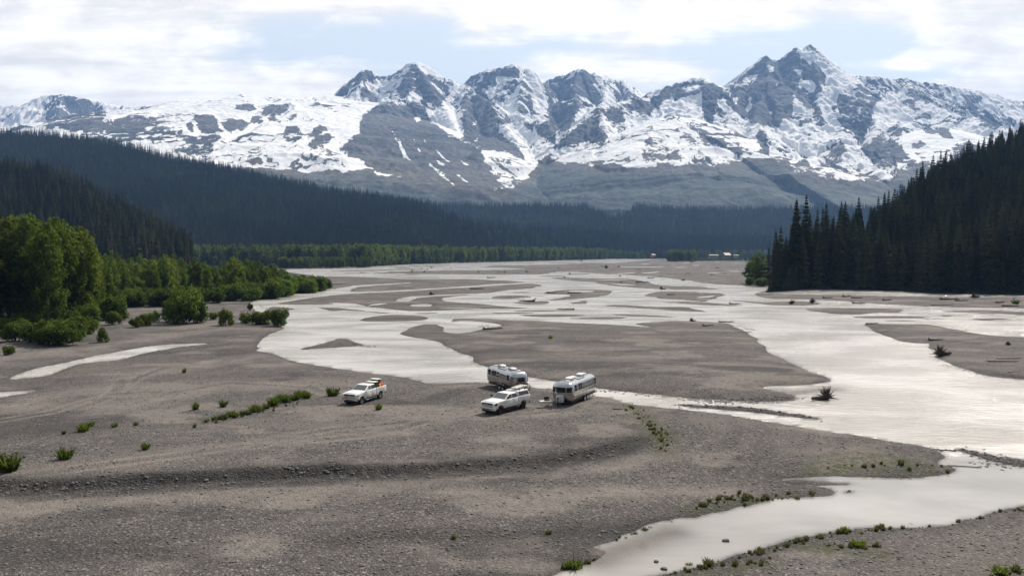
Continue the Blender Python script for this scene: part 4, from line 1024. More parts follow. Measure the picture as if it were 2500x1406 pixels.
# ------------------------------------------------------------------ wooded hills (real slopes), then trees stood on them
def make_hill(name, top, base, th, seed, lab, ulo, uhi, back=400, nr=70, bump=6.0, power=1.0):
    """top: (px, py of the tree tops, distance); base: (px, distance of the foot)."""
    tp = np.array(top, float); bs = np.array(base, float)
    def prof(u):
        px = u * F + CX
        yr = np.interp(px, tp[:, 0], tp[:, 2]); py = np.interp(px, tp[:, 0], tp[:, 1])
        zr = H + (HY - py) / F * yr - th * 0.9
        yb = np.minimum(np.interp(px, bs[:, 0], bs[:, 1]), yr - 5)
        return yr, zr, yb
    def height(x, y):
        u = x / y; yr, zr, yb = prof(u)
        q = np.clip((y - yb) / (yr - yb), 0, 1)
        z = 0.4 + (zr - 0.4) * (q ** power) - np.maximum(y - yr, 0) * 0.10
        z = z + fbm(x / 90, y / 90, 4, seed) * bump * np.sin(np.pi * np.clip(q, 0, 1)) * (1 + 0 * y)
        return z - sstep(0, -30, y - yb) * 3
    u = np.linspace(ulo, uhi, 220); yr, zr, yb = prof(u)
    q = np.linspace(-.04, 1, nr)[:, None]
    Y = yb + (yr - yb) * q
    Y = np.concatenate([Y, yr + np.array([[.15], [.4], [1.0]]) * back], 0)
    U = np.broadcast_to(u, Y.shape); X = U * Y
    Z = height(X, Y)
    me = np_mesh(name, np.stack([X, Y, Z], -1).reshape(-1, 3), grid_faces(*X.shape), True)
    tag(link(name, me, HILL_MAT), lab, "hill", kind='structure')
    return prof, height

def hill_points(prof, height, ulo, uhi, spacing, seed, ymax_extra=60, cap=None, ydense=None):
    g = np.random.default_rng(seed)
    us_ = np.linspace(ulo, uhi, 400); yr, zr, yb = prof(us_)
    y0, y1 = yb.min(), (yr + ymax_extra).max()
    area = (uhi - ulo) * (y1 ** 2 - y0 ** 2) / 2
    n = int(area / spacing ** 2)
    u = g.uniform(ulo, uhi, n); y = np.sqrt(g.uniform(y0 ** 2, y1 ** 2, n))
    yr, zr, yb = prof(u); ok = (y > yb) & (y < yr + ymax_extra)
    u, y = u[ok], y[ok]; x = u * y
    return np.stack([x, y, height(x, y)], 1)

U = lambda px: (px - CX) / F
RT = [(1880, 640, 352), (1925, 560, 362), (1960, 535, 375), (2040, 520, 400), (2110, 505, 430), (2170, 488, 460), (2200, 458, 480), (2240, 425, 500), (2290, 398, 530), (2340, 374, 560), (2400, 348, 590), (2440, 333, 615),
      (2490, 308, 650), (2600, 270, 700), (2800, 205, 800), (3200, 110, 960)]
RB = [(1880, 345)] + [(px, float(on_ground(px, py)[1])) for px, py in [(1900, 702), (2000, 706), (2200, 709.5), (2280, 715.5), (2500, 718.5), (2800, 725), (3200, 732)]]
pr, hr = make_hill("hill", RT, RB, 19, 101, "steep hillside under the dark spruce wood at the right edge", U(1870), U(3200), 500, power=0.95)
pl_, hl_ = make_hill("hill.001", [(-760, 330, 900), (-300, 370, 940), (0, 393, 960), (100, 404, 960), (160, 424, 960), (210, 440, 950), (260, 474, 930), (330, 508, 900), (400, 548, 870), (455, 578, 820), (470, 590, 790)],
                   [(-760, 640), (470, 640)], 22, 103, "low dark wooded spur behind the cottonwood grove", U(-760), U(470), 200)
pf, hf = make_hill("hill.002", [(-760, 305, 2250), (-200, 308, 2250), (0, 312, 2250), (100, 316, 2240), (200, 326, 2220), (330, 347, 2200), (400, 369, 2180), (500, 386, 2150), (600, 406, 2130), (700, 430, 2100), (800, 450, 2080),
                                (900, 464, 2050), (1000, 479, 2000), (1060, 500, 1960), (1120, 522, 1900), (1180, 536, 1850), (1240, 542, 1950), (1360, 550, 2200), (1480, 559, 2350), (1600, 569, 2500), (1760, 571, 2500), (1840, 569, 2500), (1930, 581, 2500), (2100, 585, 2500), (3200, 560, 2500)],
                   [(-760, 1250), (900, 1250), (1100, 1500), (1400, 2050), (3200, 2100)], 22, 105, "long wooded ridge falling from the left into the valley floor", U(-760), U(3200), 300, bump=9)
pb, hb = make_hill("hill.003", [(-760, 470, 3000), (900, 470, 3000), (1000, 478, 3000), (1060, 487, 3000), (1200, 492, 3000), (1360, 492, 3000), (1430, 492, 3000), (1468, 510, 2850), (1496, 521, 2800), (1530, 512, 2900), (1552, 493, 3050), (1640, 498, 3050), (1760, 502, 3050), (1880, 499, 3050), (2000, 497, 3050), (2200, 499, 3050), (3200, 495, 3050)],
                   [(-760, 2250), (3200, 2550)], 20, 107, "low wooded hills in blue haze below the mountains", U(-300), U(3000), 300, bump=14)

# ------------------------------------------------------------------ spruces
SP = [make_spruce(26 + 2 * i, 4.8 + .5 * (i % 3), 30, 10, 200 + i) for i in range(5)]
SPF = [make_spruce(22 + 2 * i, 4.2 + .6 * (i % 2), 11, 7, 220 + i, fine=False, mat=M_FARSPRUCE) for i in range(3)]

P = hill_points(pr, hr, U(1890), U(3150), 4.0, 301, 20)
pxs, pys_ = to_px(P[:, 0], P[:, 1], P[:, 2])
g = np.random.default_rng(311)
inf = (pxs < 2540)
front = P[:, 1] - pr(P[:, 0] / P[:, 1])[2]            # metres behind the river edge
sc = np.where(front < 14, g.uniform(.64, .95, len(P)), g.uniform(.46, .78, len(P))) * np.where(g.random(len(P)) < 0.35, .66, 1)
rank = np.where(inf, P[:, 1] - 40 * sc, 1e9)
pick = np.argsort(rank)[:262]
mask = np.zeros(len(P), bool); mask[pick] = True
SPRUCE_LABELS = [
    (lambda px, fr: px < 1985, "dark spruce at the low left end of the steep hillside wood"),
    (lambda px, fr: fr < 9, "tall dark spruce standing along the river edge of the steep hillside wood"),
    (lambda px, fr: px < 2200, "dark spruce inside the left part of the hillside wood, behind its river edge"),
    (lambda px, fr: True, "dark spruce inside the right part of the hillside wood, behind its river edge")]
first = [True] * 5
for k, i in enumerate(pick):
    v = k % 5
    o = SP[v] if first[v] else copy_tree(SP[v]); first[v] = False
    o.location = (P[i, 0], P[i, 1], P[i, 2]); o.rotation_euler = (0, 0, g.uniform(0, 6.28))
    o.scale = (sc[i] * g.uniform(.9, 1.15),) * 2 + (sc[i],)
    for z_, (fn, lb) in enumerate(SPRUCE_LABELS):
        if fn(pxs[i], front[i]):
            tag(o, lb, "tree", ["spruces at the left end of the hillside wood", "spruces along the river edge of the hillside wood", "spruces in the left part of the hillside wood", "spruces in the right part of the hillside wood"][z_]); break
Q = P[~mask]; qs = sc[~mask]
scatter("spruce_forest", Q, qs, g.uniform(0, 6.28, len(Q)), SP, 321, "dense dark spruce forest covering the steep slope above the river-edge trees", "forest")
print('right forest', len(Q))

P = hill_points(pl_, hl_, U(-500), U(470), 5.6, 331, 30)
scatter("spruce_forest", P, g.uniform(.40, 1.0, len(P)), g.uniform(0, 6.28, len(P)), SP, 333, "dark green spruce forest on the nearer low spur behind the cottonwoods", "forest")
P2 = hill_points(pf, hf, U(-420), U(2300), 7.2, 341, 30)
scatter("spruce_forest", P2, g.uniform(.38, 1.1, len(P2)), g.uniform(0, 6.28, len(P2)), SPF, 343, "blue-green spruce forest covering the long ridge on the left", "forest")
P3 = hill_points(pb, hb, U(500), U(2400), 9.5, 351, 40)
scatter("spruce_forest", P3, g.uniform(.55, 1.0, len(P3)), g.uniform(0, 6.28, len(P3)), SPF, 353, "hazy blue spruce forest on the low hills at the foot of the mountains", "forest")
print('forests', len(P), len(P2), len(P3))
for i, (px, py) in enumerate([(1100, 556), (1300, 572), (1420, 575)]):       # three tall trees one can tell from the ridge forest
    Y = 1500; x = U(px) * Y
    SPF[i].location = (x, Y, float(hf(np.array([x]), np.array([float(Y)]))[0])); SPF[i].scale = (1.0, 1.0, 1.0)
    tag(SPF[i], ["dark spruce on the lower ridge slope left of the small pale building", "dark spruce on the lower ridge slope, second right of the small pale building", "dark spruce on the lower ridge slope, furthest right of the small pale building"][i], "tree", "lone spruces low on the ridge")

# ------------------------------------------------------------------ broad-leaved trees
CW = [make_leafy("cottonwood_tree", 25, 4.4, 60, 7500, .36, 400 + i, M_LEAF, low=.12, slim=.95) for i in range(4)]
YC = [make_leafy("young_cottonwood", 13, 1.9, 22, 2600, .26, 420 + i, M_YOUNG if i in (1, 3) else M_LEAF, low=.08) for i in range(4)]
AB = [make_bush("alder_bush", 5.0, 3.2, 13, 2600, .25, 440 + i, M_ALDER) for i in range(4)]
FC = [make_leafy("cottonwood_tree", 26, 5.0, 14, 900, .85, 460 + i, M_FAR, low=.06) for i in range(3)]

used = {}
def put(protos, k, px, py, h, hp, lab, cat, group=None, xy=1.0, dz=0.0, rz=None):
    pr_ = protos[k % len(protos)]
    o = copy_tree(pr_) if pr_.name in used else pr_
    used[pr_.name] = 1
    x, y, z = place(px, py)
    s = h / hp
    o.location = (x[0], y[0], z[0] - .03 + dz); o.scale = (s * xy, s * xy, s)
    o.rotation_euler = (0, 0, rz if rz is not None else random.uniform(0, 6.28))
    return tag(o, lab, cat, group)

GR = "tall cottonwoods of the grove at the left edge"
for k, (px, py, h, w_, lb) in enumerate([
        (-150, 790, 25, 1.1, None), (-90, 800, 24, 1.0, None), (-30, 806, 23.5, 1.05, None), (22, 798, 24.5, 1.0, "tall leafy cottonwood at the very edge of the picture in the grove"), (70, 800, 25, 1.0, "tall cottonwood with a thin spiky top, highest of the grove"),
        (118, 806, 23, .95, "tall cottonwood second from the open end of the grove"), (158, 800, 23.6, .9, "tall cottonwood of the grove with dark gaps between its trunks"), (205, 796, 22, 1.05, "rounded tall cottonwood closing the grove on the river side"),
        (45, 770, 26, 1.1, None), (140, 768, 26, 1.0, None), (-70, 770, 26, 1.1, None), (190, 770, 24, 1.0, None), (225, 780, 18, .9, "shorter leafy cottonwood leaning out on the river side of the grove"), (95, 775, 25, 1.0, None), (5, 775, 25, 1, None), (-130, 770, 25, 1, None)]):
    put(CW, k, px, py, h, 25, lb or "tall leafy cottonwood deep in the dense grove, hidden behind the front trees", "tree", GR, w_)

rb = random.Random(77)
def line_at(pts, x):
    return float(np.interp(x, [p[0] for p in pts], [p[1] for p in pts]))
EDGE = [(230, 775), (300, 752), (420, 744), (520, 740), (600, 733), (680, 724), (740, 714), (800, 704)]
# young cottonwoods behind the alder edge
n = 0
while n < 165:
    px = rb.uniform(225, 735); fr = rb.random() ** 1.2
    e = line_at(EDGE, px) - 8; py = e - fr * (e - 676)
    D = 17.5 * F / (py - HY)
    top = line_at([(225, 630), (300, 622), (420, 628), (500, 640), (600, 630), (640, 640), (680, 652), (735, 672)], px) + rb.uniform(0, 22)
    h = min((py - top) / F * D * rb.uniform(.8, 1.15), 17)
    if h < 4: continue
    lb, gp = (("slim young cottonwood in the thicket right beside the tall grove", "young cottonwoods beside the grove") if px < 400 else ("slim young cottonwood in the middle of the riverside thicket", "young cottonwoods in the middle of the thicket") if px < 580 else ("slim young cottonwood near the river end of the thicket", "young cottonwoods near the river end"))
    put(YC, n, px, py, h, 13, lb, "tree", gp, rb.uniform(.9, 1.35)); n += 1
# alders along the front edge
n = 0
while n < 110:
    px = rb.uniform(236, 800) if n < 74 else rb.uniform(640, 802); py = line_at(EDGE, px) + rb.uniform(-9, 3)
    h = line_at([(236, 6.5), (420, 6.5), (600, 8), (740, 8.5), (775, 7), (800, 5)], px) * rb.uniform(.6, 1.05)
    lb, gp = (("rounded alder bush along the foot of the thicket, above the pale sandy strip", "alder bushes above the sandy strip") if px < 560 else ("rounded alder bush on the pointed river end of the thicket", "alder bushes at the river end of the thicket"))
    put(AB, n, px, py, h, 5, lb, "bush", gp, rb.uniform(.85, 1.25)); n += 1
# front bushes under the grove
n = 0
while n < 34:
    px = rb.uniform(-110, 292); py = rb.uniform(770, line_at([(-110, 838), (0, 838), (200, 836), (250, 815), (292, 790)], px))
    put(AB, n + 1, px, py, rb.uniform(3.2, 6.5), 5, "dense alder bush at the foot of the tall cottonwood grove", "bush", "alder bushes below the grove", rb.uniform(.8, 1.2)); n += 1
NAMED = [
    (155, 842, 5.6, 1.15, "large dark rounded alder bush standing forward on the gravel below the grove"), (95, 840, 5.4, 1.0, "dark alder bush touching the left side of the large forward one"), (40, 833, 4.6, 1.0, "alder bush on the gravel edge, left of the two dark forward ones"),
    (248, 836, 3.2, .7, "small upright alder bush alone at the gravel edge right of the dark ones"), (210, 815, 4.4, .9, "alder bush between the large dark one and the small upright one"), (330, 800, 3.0, .9, "low alder bush left in the short row on the pale gravel"), (358, 795, 3.6, .9, "taller alder bush in the short row on the pale gravel"),
    (378, 786, 3.0, .8, "bright small alder bush closing the short row on the pale gravel"), (450, 790, 10.5, .72, "large dark alder standing alone in front of the thicket"), (480, 789, 6.2, .8, "lower rounded alder against the right side of the lone dark one"), (425, 785, 6.8, .7, "narrow alder against the left side of the lone dark one"),
    (551, 794, 4.2, .85, "small round alder bush alone on the gravel left of the shore row"), (600, 789, 3.2, 1.0, "low alder bush at the left of the shore row"), (632, 791, 3.6, 1.1, "low alder bush in the middle of the shore row"), (682, 797, 5.2, .75, "ragged upright bush overhanging the water at the tip of the shore row"),
    (655, 792, 3.8, 1.0, "low alder bush next to the ragged one at the tip"), (520, 780, 2.4, .9, "small alder bush behind the lone round one"), (612, 757, 2.6, .6, "thin scrubby bush on the bank by the channel mouth"), (20, 866, 1.8, 1.0, "pale green low bush on open gravel at the picture edge left of the pool")]
for k, (px, py, h, xy, lb) in enumerate(NAMED):
    put(AB, k, px, py, h, 5, lb, "bush", None, xy)
# hidden middle of the thicket
g = np.random.default_rng(501); X = []
while len(X) < 420:
    px = g.uniform(-500, 700); py = g.uniform(668, 760)
    if px < 230 or py < line_at(EDGE, px) - 25: X.append((px, py))
X = np.array(X); x, y, z = place(X[:, 0], X[:, 1])
scatter("alder_thicket", np.stack([x, y, z], 1), g.uniform(1.0, 1.9, len(x)), g.uniform(0, 6.28, len(x)), AB, 503, "tangled green alder thicket filling the ground between the young cottonwoods", "thicket")

# far wood lines across the river flat
def belt(pts, depth, n, seed, hs, lab, protos, squash=1.0):
    g = np.random.default_rng(seed)
    q = g.random(n); px = np.interp(q, np.linspace(0, 1, len(pts)), [p[0] for p in pts]); py = np.interp(q, np.linspace(0, 1, len(pts)), [p[1] for p in pts])
    x, y = on_ground(px, py, 0.3); f = 1 + g.random(n) ** 1.5 * depth / y
    return scatter("cottonwood_forest", np.stack([x * f, y * f, np.full(n, .2)], 1), g.uniform(*hs, n), g.uniform(0, 6.28, n), protos, seed, lab, "forest")
belt([(120, 652), (400, 650), (700, 650), (905, 650), (1000, 644.5), (1200, 639.5), (1350, 636), (1482, 632.6)], 160, 1500, 511, (.75, 1.05), "dark green cottonwood wood line across the far side of the river flat", FC)
belt([(-400, 640), (200, 640), (700, 640), (1000, 633), (1240, 629)], 500, 1500, 513, (.7, 1.1), "paler green tree belt behind the far cottonwood wood line", FC)
belt([(680, 655.5), (760, 655.2), (905, 652.5)], 45, 230, 515, (.30, .48), "low dark bank of willows in front of the far wood line", FC)
belt([(1478, 632), (1600, 631), (1750, 631.5), (1900, 632), (2100, 632)], 330, 1300, 517, (.55, .95), "mixed dark trees behind the far gravel flat and cabins", FC + SPF)
belt([(1630, 638.5), (1660, 638.5), (1700, 638)], 60, 70, 519, (.55, .85), "clump of dark trees on the far gravel flat left of the cabins", FC)
belt([(1695, 638), (1760, 637.5), (1860, 638), (1960, 640)], 150, 420, 521, (.14, .24), "low green willow scrub in front of the far cabins", FC)
belt([(1530, 632), (1545, 632), (1575, 632)], 40, 26, 523, (.5, .75), "small clump of trees on the flat by the long low roof", FC)
for i, (px, py) in enumerate([(1560, 633), (1650, 640), (1690, 641)]):
    x, y = on_ground(px, py, .2); FC[i].location = (x, y, .1); FC[i].scale = (.5, .5, .5 - .12 * i)
    tag(FC[i], ["small leafy tree at the front of the clump by the long low roof", "small leafy tree at the front of the dark clump left of the cabins", "low round tree standing alone on the gravel right of the dark clump"][i], "tree")

# trees at the tip of the right-hand wood
for k, (pro, px, py, h, hp, xy, nm, lb) in enumerate([
    (YC, 1850, 694, 17, 13, 1.7, "cottonwood_tree", "rounded green cottonwood at the waterside tip of the spruce wood"), (YC, 1832, 692, 12, 13, 2.1, "cottonwood_tree", "short bushy cottonwood nearest the open water at the wood's tip"), (SP, 1876, 696, 19, 28, .95, "spruce_tree", "slim dark spruce between the two cottonwoods at the wood's tip"),
    (YC, 1925, 694, 20, 13, 1.7, "cottonwood_tree", "tall olive green cottonwood against the front spruces at the wood's tip"), (YC, 1905, 692, 14, 13, 1.9, "cottonwood_tree", "lower cottonwood between the slim spruce and the tall olive one"),
    (CW, 1945, 696, 18, 25, 1.35, "cottonwood_tree", "broad cottonwood right of the tall olive one, overlapping the first spruces"), (CW, 1842, 690, 15, 25, 1.4, "cottonwood_tree", "broad leafy cottonwood behind the short bushy one at the wood's tip"),
    (AB, 1900, 699, 7.5, 5, 1.0, "alder_bush", "bright green alder bush left in the pair below the olive cottonwood"), (AB, 1935, 700, 7.5, 5, 1.1, "alder_bush", "bright green alder bush right in the pair below the olive cottonwood"), (AB, 1828, 696, 5, 5, 1.0, "alder_bush", "dark low bush at the waterline of the wood's tip"),
    (AB, 1860, 699, 5, 5, 1.2, "alder_bush", "dark bush at the foot of the slim tip spruce")]):
    put(pro, k + (1 if pro is YC else 0), px, py, h, hp, lb, "tree" if pro is not AB else "bush", None, xy)

# ------------------------------------------------------------------ plants on the gravel
TU = [make_tuft("willow_shrub", 1.0, .5, 70, 600 + i, M_YOUNG if i == 2 else M_ALDER, .9) for i in range(3)]
GT = [make_tuft("grass_clump", .5, .35, 70, 620 + i, M_GRASS, .3) for i in range(3)]
for k, (px, py, h, xy, lb) in enumerate([
    (20, 1150, 1.6, 1.15, "large green willow shrub cut by the picture edge on the near gravel"), (158, 1120, 1.1, 1.25, "round green willow shrub alone on the near gravel bar"), (205, 1053, .9, 1.5, "low spreading shrub left of the truck on open gravel"), (222, 1040, .6, 1.2, "small leafy shoot behind the low spreading shrub"),
    (156, 1060, .45, 1.0, "tiny shoot left of the low spreading shrub"), (478, 1000, 1.0, .9, "thin grey-green shrub on the gravel left of the grassy strip"), (545, 993, .95, 1.0, "small shrub at the upper side of the grassy strip"), (812, 966, 1.25, 1.35, "bushy green shrub on the gravel beside the pickup's nose"), (925, 1000, .8, 1.1, "yellow-green shrub in front of the pickup's rear wheel"),
    (355, 1097, .75, 1.0, "lone shoot on the gravel above the sandy track"), (450, 910, .9, .7, "small upright shrub on the pale gravel above the tracks"), (280, 1042, .5, 1.4, "flat weed patch right of the low spreading shrub"), (332, 1038, .4, 1.3, "flat weed patch beside the pebble line"), (475, 1043, .45, 1.0, "small weed at the lower end of the grassy strip"),
    (1345, 826, .8, 1.6, "low green patch on the middle of the central gravel bar"), (2480, 742, 1.8, 1.4, "pale green shrub on the far bar at the picture edge"), (1480, 655, 4.2, 1.0, "dark lone bush on the far gravel flat"), (2092, 1331, .45, 2.0, "low green cushion of weeds on the near bank"), (1400, 1384, .5, 2.0, "reddish green cushion of weeds beside the pool's end"),
    (1572, 1335, .4, 1.5, "small island of weeds in the shallow end of the pool"), (2062, 1300, .5, 1.3, "clump of weeds at the near waterline of the pool"), (1108, 1313, .3, 1.2, "small weed on the dark foreground gravel"), (1340, 1302, .3, 1.5, "weed patch on the foreground gravel left of the pool"), (2440, 1400, .5, 2.2, "grassy weeds at the bottom corner of the near bank")]):
    put(TU, k, px, py, h, 1.0, lb, "shrub", None, xy)
for k in range(18):
    f = k / 17; px = 505 + 240 * f + rb.uniform(-6, 6); py = line_at([(505, 1030), (560, 1022), (640, 1000), (690, 982), (745, 972)], px) + rb.uniform(-5, 3)
    put(TU, k, px, py, (.4 + .8 * min(1, f * 1.5)) * rb.uniform(.6, 1.2), 1.0, "green willow shrub in the slanting grassy strip left of the pickup", "shrub", "shrubs of the slanting grassy strip", 1.25)
for k in range(11):
    f = rb.random(); px = line_at([(0, 1535), (.4, 1570), (.75, 1612), (1, 1630)], f) + rb.uniform(-12, 12) if False else float(np.interp(f, [0, .4, .75, 1], [1535, 1568, 1610, 1628])) + rb.uniform(-10, 14)
    py = float(np.interp(f, [0, .4, .75, 1], [990, 1022, 1062, 1098]))
    put(TU, k, px, py, rb.uniform(.18, .4), 1.0, "low shrub in the green gully below the right-hand trailer", "shrub", "shrubs of the green gully", 1.2)
# grass and weeds fringing the pool, too many to count
g = np.random.default_rng(611); Q = []
for pts, n, wd in [([(1700, 1240), (1790, 1215), (1870, 1214), (2020, 1203)], 170, 12), ([(1360, 1392), (1420, 1380), (1470, 1362)], 50, 8), ([(1500, 1318), (1580, 1292), (1700, 1262)], 60, 6), ([(1640, 1398), (1720, 1382), (1860, 1345), (1960, 1318)], 130, 7),
                   ([(1960, 1318), (2060, 1300), (2150, 1296)], 60, 6), ([(2150, 1292), (2300, 1282), (2400, 1262), (2500, 1240)], 70, 5), ([(1960, 1140), (2200, 1135), (2320, 1140)], 70, 12), ([(520, 1030), (640, 1004), (740, 978)], 120, 7), ([(1535, 990), (1570, 1020), (1612, 1062), (1630, 1100)], 150, 12), ([(1640, 1390), (1900, 1370)], 60, 14), ([(2020, 1330), (2140, 1336)], 60, 8), ([(2430, 1402), (2600, 1385)], 40, 8)]:
    q = g.random(n); a = np.array(pts)
    s_ = np.linspace(0, 1, len(a)); Q.append(np.stack([np.interp(q, s_, a[:, 0]) + g.normal(0, wd, n), np.interp(q, s_, a[:, 1]) + g.normal(0, wd * .45, n)], 1))
Q = np.concatenate(Q); Q = Q[g.random(len(Q)) < .5]; x, y, z = place(Q[:, 0], Q[:, 1])
gs_ = .12 + .6 * g.random(len(x)) ** 2.5
for k in range(3):
    px, py = [(1820, 1216), (1730, 1380), (2200, 1134)][k]
    xx, yy, zz = place(px, py); GT[k].location = (xx[0], yy[0], zz[0]); GT[k].scale = (1.1, 1.1, 1.0)
    tag(GT[k], ["tall green grass clump on the dark tongue above the pool", "grass clump on the near bank at the pool's narrow end", "grass clump on the gravel point between river and pool"][k], "grass")
scatter("bank_grass", np.stack([x, y, z], 1), gs_, g.uniform(0, 6.28, len(x)), GT, 613, "sparse green grass and weeds fringing the pool and the gravel gullies", "grass")

# ------------------------------------------------------------------ stones and driftwood
def make_stone(seed):
    bm = bmesh.new(); bmesh.ops.create_icosphere(bm, subdivisions=2, radius=.5)
    g = random.Random(seed); ph = [g.uniform(0, 6) for _ in range(6)]
    for v in bm.verts:
        c = v.co; f = 1 + .14 * math.sin(c.x * 7 + ph[0]) + .12 * math.sin(c.y * 8 + ph[1]) + .1 * math.sin(c.z * 9 + ph[2] + c.x * 4)
        v.co = Vector((c.x * 1.2 * f, c.y * .95 * f, c.z * .62 * f))
    return MB().bm(bm).build("river_stone", M_ROCK, ang=50)
ST = [make_stone(i) for i in range(4)]
for k, (px, py, s, lb) in enumerate([(1772, 1334, .55, "dark rounded stone in the middle of the pool"), (1602, 1383, .40, "dark stone standing in the pool's narrow end"), (1622, 1394, .5, "dark stone at the near edge of the pool's narrow end"), (1770, 1202, .3, "small dark stone on the gravel left of the tongue of grass")]):
    x, y, z = place(px, py); ST[k].location = (x[0], y[0], max(z[0], 0) + s * .08); ST[k].scale = (s * .65, s * .65, s * .65); ST[k].rotation_euler = (0, 0, k * 1.3); tag(ST[k], lb, "stone")
g = np.random.default_rng(701)
N = 52000
Y = 36 + 78 * g.random(N) ** 1.25; Xs = (g.uniform(-.76, .76, N)) * Y
z, s_, sa, dk, vg, fo = ground_fields(Xs.astype(np.float32), Y.astype(np.float32))
keep = (s_ > .05) & (g.random(N) < .55 + .45 * dk - .5 * np.clip(sa, 0, 1)) & (fo < .1)
size = (.05 + .13 * g.random(N) ** 4.0) * (1 + .3 * dk)
keep2 = keep
scatter("gravel_stones", np.stack([Xs, Y, z + size * .06], 1)[keep2], size[keep2] * 1.25, g.uniform(0, 6.28, keep2.sum()), ST, 703, "grey cobbles strewn over the near gravel bars", "gravel")
# riffle stones in the shallow bars
Q = []
for pts, n, wd in [([(2330, 1096), (2420, 1112), (2520, 1132), (2640, 1150)], 150, 10), ([(1640, 988), (1810, 997), (2010, 1024)], 110, 4), ([(1700, 978), (1830, 980), (1950, 972)], 300, 5), ([(2190, 1084), (2300, 1102)], 60, 6), ([(2300, 890), (2400, 912), (2480, 922)], 120, 5), ([(850, 835), (890, 844), (920, 848)], 70, 4), ([(2390, 1120), (2470, 1140)], 60, 14), ([(1340, 950), (1500, 955), (1700, 976)], 140, 4)]:
    q = g.random(n); a = np.array(pts); s2 = np.linspace(0, 1, len(a))
    Q.append(np.stack([np.interp(q, s2, a[:, 0]) + g.normal(0, wd * 1.5, n), np.interp(q, s2, a[:, 1]) + g.normal(0, wd * .5, n)], 1))
Q = np.concatenate(Q); x, y = on_ground(Q[:, 0], Q[:, 1], .05); zz = np.maximum(ground_z(x, y), -.02)
scatter("riffle_stones", np.stack([x, y, zz], 1), g.uniform(.08, .34, len(x)), g.uniform(0, 6.28, len(x)), ST, 705, "wet dark stones breaking the water along the bar edges", "stones")

def make_log(L, r, seed, roots=0, bare=0, mat=None, name="driftwood_log"):
    g = random.Random(seed); mb = MB(); root = empty(name)
    pts = [(L * (i / 5 - .5), g.uniform(-.04, .04) * L, r * .9 + g.uniform(0, .05) * L * (i > 3)) for i in range(6)]
    mb.tube(pts, [r * (1 - .09 * i) for i in range(6)], 7)
    mb.build("trunk", mat, root)
    mb = MB()
    for k in range(roots):
        a = g.uniform(0, 6.28) if L > 2.2 else g.uniform(-.5, 3.6); l = g.uniform(.5, 1.25) * r * 4.2; b = (pts[0][0] - .1, pts[0][1], pts[0][2])
        d = Vector((-g.uniform(.1, .7) if L > 2.2 else g.uniform(-.9, .9), math.cos(a), math.sin(a) * .9 + .25)).normalized()
        e = Vector(b) + d * l
        mid = Vector(b) + d * l * .5 + Vector((g.uniform(-.1, .1), g.uniform(-.1, .1), g.uniform(-.05, .15))) * l
        e.z = max(e.z, .03)
        mb.tube([b, mid, e], [r * .5, r * .24, r * .05], 5, cap=False)
    if roots:
        bm = bmesh.new(); bmesh.ops.create_icosphere(bm, subdivisions=2, radius=r * 1.5)
        for v in bm.verts: v.co = Vector((v.co.x * .6, v.co.y * (1 + .3 * math.sin(v.co.z * 9)), v.co.z * (1 + .25 * math.sin(v.co.y * 11)))) + Vector(pts[0]) + Vector((0, 0, r * .3))
        mb.bm(bm); mb.build("root_mass", mat, root)
    mb = MB()
    for k in range(bare):
        i = g.randint(1, 5); a = g.uniform(0, 3.14); l = g.uniform(.12, .32) * L
        b = Vector(pts[i]); d = Vector((g.uniform(-.2, .6), math.cos(a), abs(math.sin(a)) + .15)).normalized(); e = b + d * l
        mb.tube([b, b + d * l * .55 + Vector((0, 0, .04 * l)), e], [r * .32, r * .2, r * .04], 4, cap=False)
        mb.tube([b + d * l * .5, b + d * l * .8 + Vector((g.uniform(-.2, .2), g.uniform(-.2, .2), .15)) * l], [r * .14, r * .03], 4, cap=False)
    if bare: mb.build("branches", mat, root)
    return root
LOGS = [make_log(3.4, .11, 1, 0, 0, M_BLEACH), make_log(2.6, .17, 2, 11, 3, M_DRIFT, "root_wad"), make_log(1.5, .22, 3, 44, 3, M_DRIFT, "root_wad"), make_log(3.0, .14, 4, 7, 4, M_DRIFT, "driftwood_log"), make_log(3.0, .07, 5, 0, 7, M_BLEACH, "driftwood_branch")]
used_l = {}
def log(v, px, py, s, rz, lab, group=None, dz=0.0):
    o = copy_tree(LOGS[v]) if v in used_l else LOGS[v]; used_l[v] = 1
    x, y, z = place(px, py)
    o.location = (x[0], y[0], max(z[0], -.05) + dz); o.scale = (s, s, s); o.rotation_euler = (0, 0, R(rz))
    return tag(o, lab, "driftwood", group)
